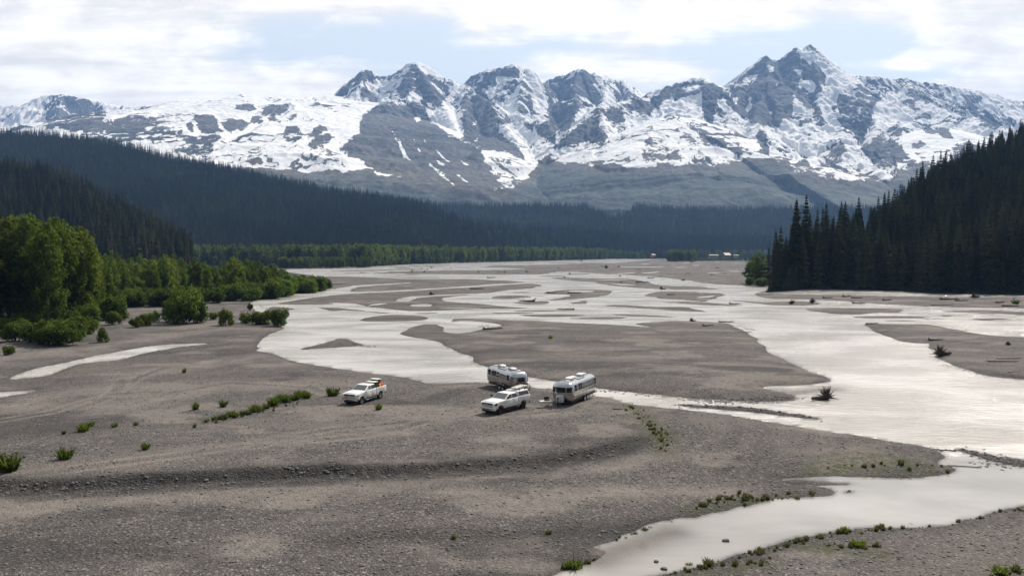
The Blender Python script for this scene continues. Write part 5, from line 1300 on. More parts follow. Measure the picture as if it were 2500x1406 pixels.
for a in [(2, 2000, 986, 1.45, 200, "dark upturned root wad stranded in the river right of the trailers"), (2, 2308, 868, 1.7, 20, "big dark root wad with pale twigs on the right bank"), (1, 1285, 737, 1.9, 185, "dark root wad at the end of a thin bar in the middle channels"), (3, 1205, 804, 1.4, 10, "dark tangled log beside the pool on the central bar"),
          (4, 1180, 800, 1.6, 60, "bare thin branches standing beside the pool on the central bar"), (4, 1832, 808, 1.3, 110, "forked bleached branch sticking up at the central bar's right edge"), (3, 1570, 690, 2.4, 0, "long dark snag across the end of a far bar"), (1, 1590, 682, 1.8, 30, "dark root stump in the far channel behind the long snag"),
          (2, 1930, 742, 1.5, 90, "dark root wad left of the pair on the right-hand bars"), (2, 1984, 740, 1.7, 60, "dark spiky root wad right of the pair on the right-hand bars"), (3, 1165, 706, 2.0, 0, "dark log with roots on the upper left bar"), (1, 1200, 681, 1.8, 20, "dark log pointing up at the rim of the far left bar"),
          (0, 820, 694, 3.0, 3, "dark straight log beside the point of the thicket"), (2, 1056, 722, 1.2, 40, "small stump at the channel edge of the left bar"), (0, 2465, 876, 1.3, 8, "bleached log, rear one of the crossed pair on the right bank"), (0, 2450, 883, 1.4, -6, "bleached log, front one of the crossed pair on the right bank"), (4, 2425, 884, .9, 150, "bleached twisted branch at the left end of the crossed pair"),
          (0, 2475, 908, .6, 12, "short pale stick on the right bank below the crossed logs"), (3, 2320, 732, 2.2, 0, "dark log among the drift on the far right bar"), (2, 2384, 727, 1.9, 15, "dark stump highest on the far right bar"), (2, 2425, 722, 1.2, 70, "small dark stump at the rear of the far right bar"), (0, 2300, 745, 2.2, -4, "long pale log lying along the far right bar's edge"),
          (3, 2130, 791, 1.0, 10, "pale log and roots at the tip of the right bank"), (4, 2330, 806, 1.6, -14, "long bleached pole on the tan shallows of the right bank"), (2, 2464, 842, .7, 30, "dark stump near the picture edge on the right bank"), (1, 2285, 831, .9, 0, "low dark log on the right bank above the big root wad"), (3, 1380, 760, 1.6, 170, "dark log on a thin bar in the middle channels"),
          (2, 1694, 784, .9, 20, "dark stump on the top rim of the central bar"), (3, 1775, 788, 1.2, 0, "low dark log lying on the rim of the central bar's right shoulder"), (1, 1730, 796, .9, 10, "dark log just inside the central bar's right shoulder"), (4, 1815, 811, 1.2, 170, "dark branch flat on the central bar by the forked one"), (0, 2355, 1147, .75, -12, "straight pole floating off the gravel point at the pool"),
          (1, 1348, 716, 1.3, 0, "dark snag on the bar in the middle channels"), (3, 1404, 716, 1.9, 0, "long low dark snag on the right of the middle bar"), (2, 1620, 706, 1.4, 0, "dark stump sticking up on the rear of the round bar"), (3, 1640, 720, 1.2, 20, "dark drift pile on the round bar"), (0, 1000, 668, 3.2, 5, "dark log on the far gravel flat"), (1, 1795, 745, 1.2, 0, "dark snag at the right end of a thin bar"), (0, 1875, 765, .9, 80, "thin snag standing in the wide channel"),
          (3, 2225, 690 + 19, 1.6, 0, "pale log at the foot of the spruce wood"), (3, 2010, 706, 2.2, -5, "bleached fallen log at the left foot of the spruce wood"), (3, 2305, 1103, .55, 160, "dark driftwood caught on the gravel point"), (4, 640, 754, 1.2, 120, "pale dead branches over the channel mouth by the thicket"), (3, 715, 883, .35, 0, "small dark drift scrap on the near bank of the left channel"), (0, 232, 1022, .5, 10, "short dark stick among pebbles on the left gravel"), (1, 1510, 1000, .35, 0, "dark chunk of wood on the gravel near the right-hand trailer")]:
    log(*a)
rl = random.Random(9)
for k in range(46):
    px = rl.uniform(1000, 1840); py = rl.uniform(645, 692)
    if px < 1300: py = rl.uniform(655, 668)
    log(rl.choice([1, 2, 3]), px, py, rl.uniform(.6, 1.3) * (1 + .5 * (py < 660)), rl.uniform(0, 360), "small dark driftwood snag scattered on the far gravel flat", "snags on the far gravel flat")
for k in range(22):
    px = rl.uniform(2000, 2520); py = rl.uniform(724, 750)
    log(rl.choice([0, 1, 3, 4, 4]), px, py, rl.uniform(.6, 1.5), rl.uniform(-40, 40), "driftwood scrap scattered on the far right bar", "drift on the far right bar")

# ------------------------------------------------------------------ far buildings
M_WALL = plain("pale_paint", (0.26, 0.25, 0.23), 0.7); M_ROOF = plain("tan_metal_roof", (0.26, 0.225, 0.19), 0.6); M_LOGW = plain("log_wall", (0.20, 0.12, 0.07), 0.8); M_DARKWIN = plain("dark_window", (0.02, 0.022, 0.025), 0.15)
def house(name, px, py, Y, L, W, hw, hrf, rz, wall, roof, lab, z=None):
    x, y, zz = [float(q) for q in at_depth(px, py, Y)]
    if z is not None: zz = z
    o = empty(name, (x, y, zz), R(rz)); tag(o, lab, "building")
    mb = MB().prism([(-W / 2, -3), (W / 2, -3), (W / 2, hw), (0, hw + hrf), (-W / 2, hw)], -L / 2, L / 2)
    mb.v = [(q[1], q[0], q[2]) for q in mb.v]; mb.build("wall", wall, o, smooth=False)
    mb = MB()
    for s in (-1, 1):
        n = Vector((0, hrf * s, W / 2)).normalized() * .25
        a = [(-L / 2 - .6, s * (W / 2 + .7), hw - .7 * hrf / (W / 2)), (L / 2 + .6, s * (W / 2 + .7), hw - .7 * hrf / (W / 2)), (L / 2 + .6, 0, hw + hrf), (-L / 2 - .6, 0, hw + hrf)]
        mb.add([Vector(q) + n * .2 for q in a] + [Vector(q) + n for q in a], [(0, 1, 2, 3), (4, 5, 6, 7), (0, 1, 5, 4), (1, 2, 6, 5), (2, 3, 7, 6), (3, 0, 4, 7)])
    mb.build("roof", roof, o, smooth=False)
    for k in range(3):
        xw = (k - 1) * L * .3; MB().box(xw - .8, xw + .8, -W / 2 - .06, -W / 2 + .1, hw * .35, hw * .8).build("window", M_DARKWIN, o, smooth=False)
    return o
house("cabin", 1773, 627, 1640, 15, 11, 3.6, 4.4, 25, M_LOGW, M_ROOF, "cabin with a tan pitched roof behind the far willow scrub")
house("shed", 1742, 626.5, 1640, 19, 6, 2.6, 1.2, 5, M_WALL, M_WALL, "long low white shed left of the tan roofed cabin")
house("shed", 1797, 626, 1650, 10, 4, 2.2, .8, -5, M_WALL, M_WALL, "small white shed right of the tan roofed cabin")
house("barn", 1594, 625, 1700, 10, 5, 2.4, 2.0, 40, M_LOGW, M_WALL, "little pale-roofed building among trees at the far end of the flat")
YH = 1620.0; xh = U(1181) * YH
house("house", 1181, 571, YH, 9, 7, 7.5, 3.0, 20, M_WALL, M_WALL, "small pale tall house among spruces low on the wooded ridge", z=float(hf(np.array([xh]), np.array([YH]))[0]) + 9)

# ================================================================== VEHICLES
M_WHITE = plain("white_paint", (0.74, 0.73, 0.70), 0.32, spec=0.5, vary=0.07, scale=1.5, coat=0.4)
_t = NT(M_WHITE.node_tree); _p = M_WHITE.node_tree.nodes['Principled BSDF']
_oc = _t.new('ShaderNodeTexCoord').outputs['Object']; _s = _t.new('ShaderNodeSeparateXYZ'); _t.l.new(_oc, _s.inputs[0])
_d = _t.math('MULTIPLY', _t.ramp(_s.outputs[2], 1.15, .5, .03, .8), _t.ramp(_t.noise(_oc, 2.5, 6, .7), .25, .7, .35, 1.0))
_t.l.new(_t.mix(_d, _p.inputs['Base Color'].links[0].from_socket, (0.36, 0.31, 0.26)), _p.inputs['Base Color'])
M_DUSTW = plain("dusty_white_paint", (0.66, 0.63, 0.58), 0.4, spec=0.4, vary=0.12, scale=1.2)
M_GLASS = plain("tinted_glass", (0.012, 0.013, 0.015), 0.06, spec=0.6, vary=0.0)
M_WIND = plain("windscreen_glass", (0.06, 0.065, 0.065), 0.05, spec=0.9, vary=0.0)
M_CHROME = plain("chrome", (0.72, 0.72, 0.72), 0.14, metal=1.0, vary=0.02)
M_BLACK = plain("black_plastic", (0.018, 0.018, 0.018), 0.55, spec=0.3)
M_RUBBER = plain("tyre_rubber", (0.020, 0.019, 0.018), 0.85, spec=0.15)
M_ALLOY = plain("alloy_rim", (0.45, 0.45, 0.45), 0.3, metal=0.9)
M_DARKRIM = plain("black_rim", (0.03, 0.03, 0.032), 0.4, metal=0.3)
M_LAMP = plain("lamp_lens", (0.30, 0.31, 0.32), 0.12, spec=0.8)
M_RED = plain("red_lens", (0.30, 0.012, 0.012), 0.2, spec=0.6)
M_SEAM = plain("shadow_gap", (0.10, 0.10, 0.10), 0.7)
M_BED = plain("bed_liner", (0.03, 0.03, 0.03), 0.8)

def wheel(parent, x, y, r, wdt, side, rim_mat, n=26):
    mb = MB(); h = wdt / 2
    prof = [(r * .60, -h * .9), (r * .82, -h), (r * .96, -h * .86), (r, -h * .5), (r, h * .5), (r * .96, h * .86), (r * .82, h), (r * .60, h * .9)]
    mb.lathe_y([(a, y + b) for a, b in prof], x, r, n)
    w_ = empty("wheel"); w_.parent = parent
    mb.build("tyre", M_RUBBER, w_)
    mb = MB()
    o = y + side * h * .55
    mb.lathe_y([(0.001, o), (r * .17, o + side * .03), (r * .2, o)], x, r, 12)
    mb.lathe_y([(r * .63, y + side * h * .92), (r * .56, y + side * h * .9), (r * .53, y + side * h * .45)], x, r, n)
    for k in range(6):
        t_ = k * math.pi / 3; c_, s_ = math.cos(t_), math.sin(t_)
        p = lambda rr, ww, oo: (x + c_ * rr - s_ * ww, oo, r + s_ * rr + c_ * ww)
        mb.add([p(r * .12, -r * .09, o), p(r * .12, r * .09, o), p(r * .56, r * .065, y + side * h * .75), p(r * .56, -r * .065, y + side * h * .75)], [(0, 1, 2, 3)])
    mb.lathe_y([(0.001, y + side * h * .25), (r * .58, y + side * h * .25)], x, r, n)
    mb.build("rim", rim_mat, w_, recalc=False)
    return w_

def arc(cx, cz, r, a0, a1, n=9):
    return [(cx + r * math.cos(R(a0 + (a1 - a0) * i / n)), cz + r * math.sin(R(a0 + (a1 - a0) * i / n))) for i in range(n + 1)]

def pickup(loc, rz, lab, rim, shell=False, bumper=None, dark_lamps=False):
    T = empty("pickup_truck", loc, R(rz)); tag(T, lab, "pickup truck")
    hw = 0.98; FX, RX, WR = 1.98, -1.76, 0.42
    # body: front clip and doors, wheel openings cut in the side profile
    prof = [(-0.86, .60), *[(x, z) for x, z in arc(FX, .44, .54, 168, 12)][::1]]
    prof = [(-.86, .58), (1.40, .58)] + arc(FX, .46, .56, 168, 20) + [(2.62, .62), (2.93, .66), (2.97, .95), (2.93, 1.20), (2.80, 1.30), (2.2, 1.37), (1.34, 1.42), (.2, 1.42), (-.86, 1.42)]
    MB().prism(prof, -hw, hw, .07).build("body", M_WHITE, T, ang=30)
    MB().prism([(1.38, 1.40), (2.2, 1.365), (2.74, 1.31), (2.70, 1.36), (2.2, 1.43), (1.38, 1.46)], -.70, .70, .03).build("hood", M_WHITE, T, ang=30)
    # cab
    zb, zt = 1.40, 1.96
    xs = [(-.84, .93), (1.30, .93)]
    bot = [(-.84, -.93), (1.28, -.93), (1.28, .93), (-.84, .93)]; mid = [(-.80, -.87), (.72, -.87), (.72, .87), (-.80, .87)]; top = [(-.72, -.78), (.36, -.78), (.36, .78), (-.72, .78)]
    bm = bmesh.new()
    rings = []
    for ring, z in ((bot, zb), ([(-.73, -.80), (.40, -.80), (.40, .80), (-.73, .80)], zt - .02), ):
        rings.append([bm.verts.new((x, y, z)) for x, y in ring])
    for i in range(4): bm.faces.new((rings[0][i], rings[0][(i + 1) % 4], rings[1][(i + 1) % 4], rings[1][i]))
    bm.faces.new(rings[1]); bm.faces.new(rings[0][::-1])
    bmesh.ops.bevel(bm, geom=bm.edges[:], offset=.09, segments=3, affect='EDGES', profile=.5)
    MB().bm(bm).build("cab", M_WHITE, T, ang=30)
    def lerp(a, b, t): return tuple(a[i] + (b[i] - a[i]) * t for i in range(3))
    def pane(name, a, b, c, d, off, m):     # bottom-left, bottom-right, top-right, top-left
        mb = MB(); n = (Vector(b) - Vector(a)).cross(Vector(d) - Vector(a)).normalized()
        if n.dot(Vector(off)) < 0: n = -n
        P = [[Vector(lerp(lerp(a, b, u), lerp(d, c, u), v)) + n * .008 for u in (0, .33, .66, 1)] for v in (0, .5, 1)]
        mb.quadgrid(P); mb.quadgrid([[q + n * -.03 for q in r] for r in P])
        return mb.build(name, m, T)
    pane("windshield", (1.20, .80, 1.47), (1.20, -.80, 1.47), (.48, -.70, 1.90), (.48, .70, 1.90), (1, 0, .5), M_WIND)
    pane("rear_window", (-.83, -.70, 1.50), (-.83, .70, 1.50), (-.75, .62, 1.86), (-.75, -.62, 1.86), (-1, 0, 0), M_GLASS)
    for s in (-1, 1):
        y0, y1 = s * .918, s * .815
        pane("side_window", (.98, y0, 1.47), (.14, y0, 1.47), (.14, y1, 1.87), (.42, y1, 1.87), (0, s, 0), M_GLASS)
        pane("side_window", (.06, y0, 1.47), (-.74, y0, 1.47), (-.68, y1, 1.87), (.06, y1, 1.87), (0, s, 0), M_GLASS)
        for x0, x1 in ((.12, 1.26), (-.80, .09)):
            d = MB().box(x0, x1, s * hw - .012, s * hw + .012, .68, 1.39, .01).build("door", M_WHITE, T)
            MB().box(x0 + .06, x0 + .24, s * (hw + .012) - .012, s * (hw + .012) + .022, 1.20, 1.235, .006).build("handle", M_CHROME if not shell else M_WHITE, d)
        for xx in (.105, 1.28, -.83): pass
        MB().box(.90, 1.06, s * 1.13 - .12, s * 1.13 + .10, 1.50, 1.72, .03).add([(.98, s * .93, 1.52), (.98, s * 1.04, 1.56), (.98, s * 1.04, 1.60), (.98, s * .93, 1.58)], [(0, 1, 2, 3)]).build("mirror", M_CHROME if not dark_lamps else M_BLACK, T)
        MB().prism([(2.55, 1.00), (2.90, 1.00), (2.90, 1.22), (2.70, 1.26), (2.50, 1.16)], s * .72 if s > 0 else -.992, .992 if s > 0 else -.72, .01).build("headlight", M_BLACK if dark_lamps else M_LAMP, T)
        MB().box(-.95, 1.35, s * .94 - .09, s * .94 + .09, .40, .48, .02).build("running_board", M_CHROME if not dark_lamps else M_BLACK, T)
        MB().box(-3.0, -2.93, s * .93 - .05, s * .93 + .05, .98, 1.36, .01).build("taillight", M_RED, T)
    if True:   # air vent badge strips on the front wings
        for s in (-1, 1): MB().box(1.34, 1.52, s * hw - .01, s * hw + .012, 1.12, 1.16).build("side_badge", M_BLACK, T)
    # grille: dark mouth with bright cross bars
    gr = MB().box(2.90, 2.965, -.66, .66, .86, 1.24, .02).build("grille", M_BLACK, T)
    bar = MB().box(2.95, 3.0, -.62, .62, 1.02, 1.09, .01); bar.box(2.95, 3.0, -.045, .045, .88, 1.22, .01)
    bar.box(2.94, 3.0, -.70, .70, 1.21, 1.28, .015).box(2.94, 3.0, -.70, .70, .82, .88, .015).box(2.94, 3.0, -.71, -.64, .84, 1.26, .015).box(2.94, 3.0, .64, .71, .84, 1.26, .015)
    bar.build("grille_surround", M_CHROME, gr)
    fb = MB().prism([(2.70, .52), (3.06, .54), (3.10, .66), (3.08, .82), (2.80, .84)], -.99, .99, .04).build("front_bumper", bumper or M_CHROME, T)
    MB().box(3.07, 3.106, -.55, .55, .60, .67).build("bumper_slot", M_BLACK, fb)
    for s in (-1, 1): MB().box(3.05, 3.10, s * .76 - .10, s * .76 + .10, .68, .75, .01).build("fog_lamp", M_LAMP, fb)
    MB().box(-3.10, -2.94, -.92, .92, .52, .70, .03).build("rear_bumper", M_CHROME, T)
    MB().box(-2.9, 2.7, -.42, .42, .36, .60).build("chassis", M_BLACK, T, smooth=False)
    MB().box(2.45, 2.9, -.8, .8, .30, .54, .03).build("front_valance", M_BLACK, T)
    # load bed
    bp = [(-.90, .60), (-1.16, .60)] + arc(RX, .46, .58, 14, 166) + [(-2.60, .62), (-2.94, .70), (-2.98, 1.10), (-2.95, 1.43), (-.90, 1.43)]
    B = MB()
    for s in (-1, 1): B.prism(bp, s * hw if s < 0 else hw - .14, -hw + .14 if s < 0 else hw, .025)
    B.box(-.96, -.88, -hw + .13, hw - .13, .62, 1.42); B.box(-2.92, -.9, -hw + .13, hw - .13, .66, .80)
    B.build("load_bed", M_WHITE, T, ang=30)
    tg = MB().box(-3.0, -2.93, -hw + .12, hw - .12, .72, 1.42, .02).build("tailgate", M_WHITE, T)
    MB().box(-3.02, -2.995, -.14, .14, 1.2, 1.28).build("handle", M_BLACK, tg)
    for s in (-1, 1):
        MB().prism(arc(RX, .46, .60, 12, 168, 12) + arc(RX, .46, .55, 168, 12, 12), s * hw - .02, s * hw + .02).build("wheel_arch", M_DUSTW, T)
        MB().prism(arc(FX, .46, .58, 18, 168, 12) + arc(FX, .46, .53, 168, 18, 12), s * hw - .02, s * hw + .02).build("wheel_arch", M_DUSTW, T)
    for x in (FX, RX):
        for s in (-1, 1): wheel(T, x, s * .84, WR, .27, s, rim)
    if shell:
        a = [(-.94, -.93), (-2.96, -.93), (-2.96, .93), (-.94, .93)]; b_ = [(-.94, -.80), (-2.66, -.80), (-2.66, .80), (-.94, .80)]
        bm = bmesh.new(); r0 = [bm.verts.new((x, y, 1.435)) for x, y in a]; r1 = [bm.verts.new((x, y, 2.02)) for x, y in b_]
        for i in range(4): bm.faces.new((r0[i], r0[(i + 1) % 4], r1[(i + 1) % 4], r1[i]))
        bm.faces.new(r1); bm.faces.new(r0[::-1]); bmesh.ops.recalc_face_normals(bm, faces=bm.faces[:])
        bmesh.ops.bevel(bm, geom=bm.edges[:], offset=.06, segments=3, affect='EDGES', profile=.5)
        sh = MB().bm(bm).build("bed_shell", M_WHITE, T, ang=30)
        for s in (-1, 1):
            w_ = pane("shell_window", (-1.06, s * .915, 1.52), (-2.78, s * .915, 1.52), (-2.58, s * .825, 1.90), (-1.06, s * .825, 1.90), (0, s, 0), M_GLASS); w_.parent = sh
        w_ = pane("shell_rear_window", (-2.93, .72, 1.55), (-2.93, -.72, 1.55), (-2.72, -.66, 1.92), (-2.72, .66, 1.92), (-1, 0, 0), M_GLASS); w_.parent = sh
        for x in (-1.35, -2.3): MB().box(x - .03, x + .03, -.80, .80, 2.08, 2.12).box(x - .04, x + .04, -.74, -.66, 2.0, 2.1).box(x - .04, x + .04, .66, .74, 2.0, 2.1).build("roof_bar", M_BLACK, T)
    else:
        MB().box(-2.90, -.98, -.84, .84, .80, .82).build("bed_liner", M_BED, T)
    return T

def spot(px, py):
    x, y, z = place(px, py); return x[0], y[0], z[0]
x, y, z = spot(891, 978)
T1 = pickup((x, y, z - .03), 246.5, "white crew cab pickup with an open bed carrying black bins", M_ALLOY)
x2, y2, z2 = spot(1235, 1001)
T2 = pickup((x2, y2, z2 - .03), 231, "white crew cab pickup with a windowed shell over its bed and black wheels", M_DARKRIM, True, M_DUSTW, True)

def on_truck(T, p):
    a = T.rotation_euler.z; c, s = math.cos(a), math.sin(a)
    return (T.location.x + c * p[0] - s * p[1], T.location.y + s * p[0] + c * p[1], T.location.z + p[2])
# cargo in the open bed
M_LID = plain("grey_lid", (0.55, 0.55, 0.53), 0.5); M_YEL = plain("yellow_cloth", (0.75, 0.42, 0.03), 0.8); M_REDC = plain("red_cloth", (0.62, 0.05, 0.03), 0.8)
for nm, p, sz, lb in (("cargo_bin", (-1.35, .05, .83), (.70, 1.20, 1.14), "black bin with a pale lid behind the cab in the pickup bed"), ("cargo_bin", (-2.32, -.10, .83), (.66, 1.05, 1.30), "taller black bin with a pale lid at the rear of the pickup bed")):
    o = empty(nm, on_truck(T1, p), T1.rotation_euler.z); tag(o, lb, "bin")
    a, b, c = sz
    MB().box(-a / 2, a / 2, -b / 2, b / 2, 0, c, .05).build("tub", M_BLACK, o)
    MB().box(-a / 2 - .03, a / 2 + .03, -b / 2 - .03, b / 2 + .03, c + .004, c + .07, .02).build("lid", M_LID, o)
o = empty("folded_cloth", on_truck(T1, (-2.32, .56, .83)), T1.rotation_euler.z); tag(o, "red and yellow folded cloth tucked beside the taller bin in the pickup bed", "cloth")
MB().box(-.33, -.02, -.07, .12, .0, .92, .05).build("red_fold", M_REDC, o); MB().box(-.015, .30, -.07, .11, 0, .86, .05).build("yellow_fold", M_YEL, o)
# long flat box on the shell's roof bars
o = empty("roof_box", on_truck(T2, (-2.15, .0, 2.125)), T2.rotation_euler.z + .12); tag(o, "flat white roof box overhanging the rear of the shell-topped pickup", "roof box")
bm = bmesh.new(); bmesh.ops.create_cube(bm, size=1)
for v in bm.verts: v.co = Vector((v.co.x * 2.1, v.co.y * (.95 if v.co.x < 0 else .66), v.co.z * .16 + .08 + (.03 if v.co.z > 0 and v.co.x < 0 else 0)))
bmesh.ops.bevel(bm, geom=bm.edges[:], offset=.05, segments=3, affect='EDGES', profile=.5)
MB().bm(bm).build("box_shell", M_WHITE, o); MB().box(-.4, -.3, -.46, .46, .17, .19).build("strap", M_BLACK, o); MB().box(.45, .55, -.38, .38, .155, .175).build("strap", M_BLACK, o)

# ------------------------------------------------------------------ riveted aluminium trailers
M_ALU, t, p = new_mat("polished_aluminium")
OC = t.new('ShaderNodeTexCoord').outputs['Object']
sp = t.new('ShaderNodeSeparateXYZ'); t.l.new(OC, sp.inputs[0])
seam = t.math('LESS_THAN', t.math('ABSOLUTE', t.math('SUBTRACT', t.math('FRACT', t.math('MULTIPLY', sp.outputs[0], .82)), .5)), .012)
t.l.new(t.mix(seam, t.mix(t.noise(OC, 1.4, 4), (.36, .357, .35), (.46, .457, .45)), (.30, .30, .29)), p.inputs['Base Color'])
p.inputs['Metallic'].default_value = 1.0; p.inputs['Roughness'].default_value = 0.2
b = t.new('ShaderNodeBump'); b.inputs['Strength'].default_value = .12; b.inputs['Distance'].default_value = .04
t.l.new(t.noise(OC, 1.1, 3), b.inputs['Height']); t.l.new(b.outputs[0], p.inputs['Normal'])
M_FRAME = plain("window_frame", (0.62, 0.62, 0.60), 0.35, metal=0.8)
M_TRIM = plain("rub_rail", (0.55, 0.55, 0.54), 0.3, metal=0.9)
M_AC = plain("white_plastic", (0.60, 0.59, 0.565), 0.5, spec=0.3)
M_DOORL = plain("hatch_metal", (0.62, 0.60, 0.56), 0.3, metal=1.0)
M_PROP = plain("propane_cover", (0.44, 0.44, 0.43), 0.45)

ZC, HU, HD, WH, PX, QX = 1.42, 1.22, .98, 1.25, 3.5, 2.7
def trailer(loc, rz, L, lab, right_rear=False, front_windows=True):
    T = empty("travel_trailer", loc, R(rz)); tag(T, lab, "travel trailer")
    cap = 1.05; Lm = L / 2 - cap
    def kx(x): return max(0.0, 1 - (max(0, abs(x) - Lm) / cap) ** QX) ** (1 / QX)
    def ysurf(x, z):
        k = kx(x); hz_ = HU if z > ZC else HD
        return WH * max(0.0, k ** PX - (abs(z - ZC) / hz_) ** PX) ** (1 / PX)
    def xsurf(y, z):
        hz_ = HU if z > ZC else HD
        n = ((abs(y) / WH) ** PX + (abs(z - ZC) / hz_) ** PX) ** (1 / PX)
        return Lm + cap * max(0.0, 1 - min(1, n) ** QX) ** (1 / QX)
    xs = [-Lm - cap * math.sin(math.pi / 2 * i / 12) for i in range(12, 0, -1)] + [-Lm + 2 * Lm * i / 14 for i in range(15)] + [Lm + cap * math.sin(math.pi / 2 * i / 12) for i in range(1, 13)]
    nth = 48; V = []; Fc = []
    for x in xs:
        k = max(kx(x), .004)
        for j in range(nth):
            a = 2 * math.pi * j / nth; c, s = math.cos(a), math.sin(a)
            rr = (abs(c) ** PX + abs(s) ** PX) ** (-1 / PX)
            V.append((x, WH * k * rr * c, ZC + (HU if s > 0 else HD) * k * rr * s))
    for i in range(len(xs) - 1):
        for j in range(nth): Fc.append((i * nth + j, i * nth + (j + 1) % nth, (i + 1) * nth + (j + 1) % nth, (i + 1) * nth + j))
    Fc.append(tuple(range(nth))); Fc.append(tuple(range((len(xs) - 1) * nth, len(xs) * nth))[::-1])
    mb = MB().add(V, Fc); mb.build("body_shell", M_ALU, T, ang=60)
    def side_patch(name, x0, x1, z0, z1, s, off, m, par=None, nx=6):
        P = [[(x, s * (ysurf(x, z) + off), z) for x in np.linspace(x0, x1, nx)] for z in np.linspace(z0, z1, 5)]
        Q = [[(x, s * (ysurf(x, z) - .03), z) for x in np.linspace(x0, x1, nx)] for z in np.linspace(z0, z1, 5)]
        mb = MB().quadgrid(P).quadgrid(Q)
        for A, B_ in ((P[0], Q[0]), (P[-1], Q[-1]), ([r[0] for r in P], [r[0] for r in Q]), ([r[-1] for r in P], [r[-1] for r in Q])): mb.quadgrid([A, B_])
        return mb.build(name, m, par or T)
    def end_patch(name, y0, y1, z0, z1, e, off, m, par=None, ny=7):
        P = [[(e * (xsurf(y, z) + off), y, z) for y in np.linspace(y0, y1, ny)] for z in np.linspace(z0, z1, 5)]
        Q = [[(e * (xsurf(y, z) - .03), y, z) for y in np.linspace(y0, y1, ny)] for z in np.linspace(z0, z1, 5)]
        mb = MB().quadgrid(P).quadgrid(Q)
        for A, B_ in ((P[0], Q[0]), (P[-1], Q[-1]), ([r[0] for r in P], [r[0] for r in Q]), ([r[-1] for r in P], [r[-1] for r in Q])): mb.quadgrid([A, B_])
        return mb.build(name, m, par or T)
    def win(x0, x1, z0, z1, s):
        f = side_patch("window", x0 - .05, x1 + .05, z0 - .05, z1 + .05, s, .012, M_FRAME)
        side_patch("pane", x0, x1, z0, z1, s, .02, M_GLASS, f)
    for s in (-1, 1):
        win(Lm - .55, Lm + .05, 1.62, 2.28, s); win(Lm - 1.55, Lm - 1.05, 1.62, 2.28, s); win(Lm - 2.15, Lm - 1.63, 1.62, 2.28, s)
        win(-Lm - .25, -Lm + .35, 1.55, 2.25, s)
        if right_rear: win(Lm - 2.95, Lm - 2.35, 1.98, 2.25, s); win(Lm - 2.95, Lm - 2.35, 1.60, 1.85, s)
        side_patch("hatch", -.95, -.45, .80, 1.30, s, .012, M_DOORL); side_patch("hatch", Lm - .4, Lm + .0, .72, 1.0, s, .012, M_DOORL)
        side_patch("vent_cover", -1.35, -1.05, 2.02, 2.16, s, .014, M_BLACK)
        for zz in (1.47, .60): side_patch("rub_rail", -Lm - .5, Lm + .5, zz - .025, zz + .025, s, .025, M_TRIM, None, 12)
        side_patch("rain_gutter", -Lm - .2, Lm + .2, 2.42, 2.45, s, .03, M_TRIM, None, 10)
        side_patch("taillight", -L / 2 + .42, -L / 2 + .50, .9, 1.2, s, .012, M_RED)
    for a, b_ in ((-.56, .56), (.62, 1.12), (-1.12, -.62)):
        f = end_patch("window", a - .04, b_ + .04, 1.52, 2.16, 1, .010, M_FRAME); end_patch("pane", a, b_, 1.56, 2.12, 1, .018, M_GLASS, f)
    f = end_patch("rear_window", -.52, .52, 1.45, 2.05, -1, .012, M_FRAME); end_patch("pane", -.46, .46, 1.51, 1.99, -1, .02, M_GLASS, f)
    end_patch("rear_hatch", -.95, -.60, 1.35, 2.0, -1, .012, M_DOORL); end_patch("rear_hatch", .60, .95, 1.35, 2.0, -1, .012, M_DOORL)
    MB().box(-L / 2 + .5, L / 2 - .6, -1.02, 1.02, .42, .60).build("underbelly", M_BLACK, T, smooth=False)
    MB().box(-L / 2 - .18, -L / 2 + .06, -1.05, 1.05, .50, .60, .02).build("rear_bumper", M_CHROME, T)
    zt = ZC + HU - .05
    for x in (Lm * .52, -Lm * .52):
        a = MB().prism([(-.55, 0), (.55, 0), (.50, .20), (.25, .30), (-.35, .30), (-.52, .18)], -.36, .36, .06); a.v = [(q[0] + x, q[1], q[2] + zt) for q in a.v]
        ac = a.build("air_conditioner", M_AC, T); MB().box(x - .58, x + .58, -.40, .40, zt - .02, zt + .03).build("base_gasket", M_BLACK, ac)
    for x, y_ in ((0.1, .0), (Lm * .92, .25), (-Lm * .98, -.2), (-.3, -.45)):
        v_ = MB().box(x - .24, x + .24, y_ - .24, y_ + .24, zt - .02, zt + .11, .03).build("roof_vent", M_AC, T)
    MB().box(-.9, 1.0, .35, .80, zt - .01, zt + .06, .01).build("solar_panel", plain("panel_glass", (.25, .26, .28), .2), T)
    MB().tube([(.35, .3, zt), (.35, .3, zt + .35)], [.03, .02], 6).build("antenna", M_AC, T)
    for s in (-1, 1):
        tr = side_patch("wheel_trim", -1.55, .35, .56, .80, s, .03, M_TRIM)
        tr.data.update()
        side_patch("wheel_well", -1.48, .28, .50, .74, s, .034, M_BLACK)
        for x in (-1.02, -.18): wheel(T, x, s * 1.06, .36, .22, s, M_CHROME)
    # tongue
    h = MB(); h.tube([(L / 2 - .9, .75, .52), (L / 2 + .95, .06, .50)], [.06, .06], 6); h.tube([(L / 2 - .9, -.75, .52), (L / 2 + .95, -.06, .50)], [.06, .06], 6); h.box(L / 2 + .85, L / 2 + 1.15, -.07, .07, .46, .58, .02)
    h.build("hitch_frame", M_BLACK, T)
    MB().prism([(L / 2 + .0, .58), (L / 2 + .42, .58), (L / 2 + .42, 1.12), (L / 2 + .30, 1.30), (L / 2 + .0, 1.34)], -.42, .42, .06).build("propane_cover", M_PROP, T)
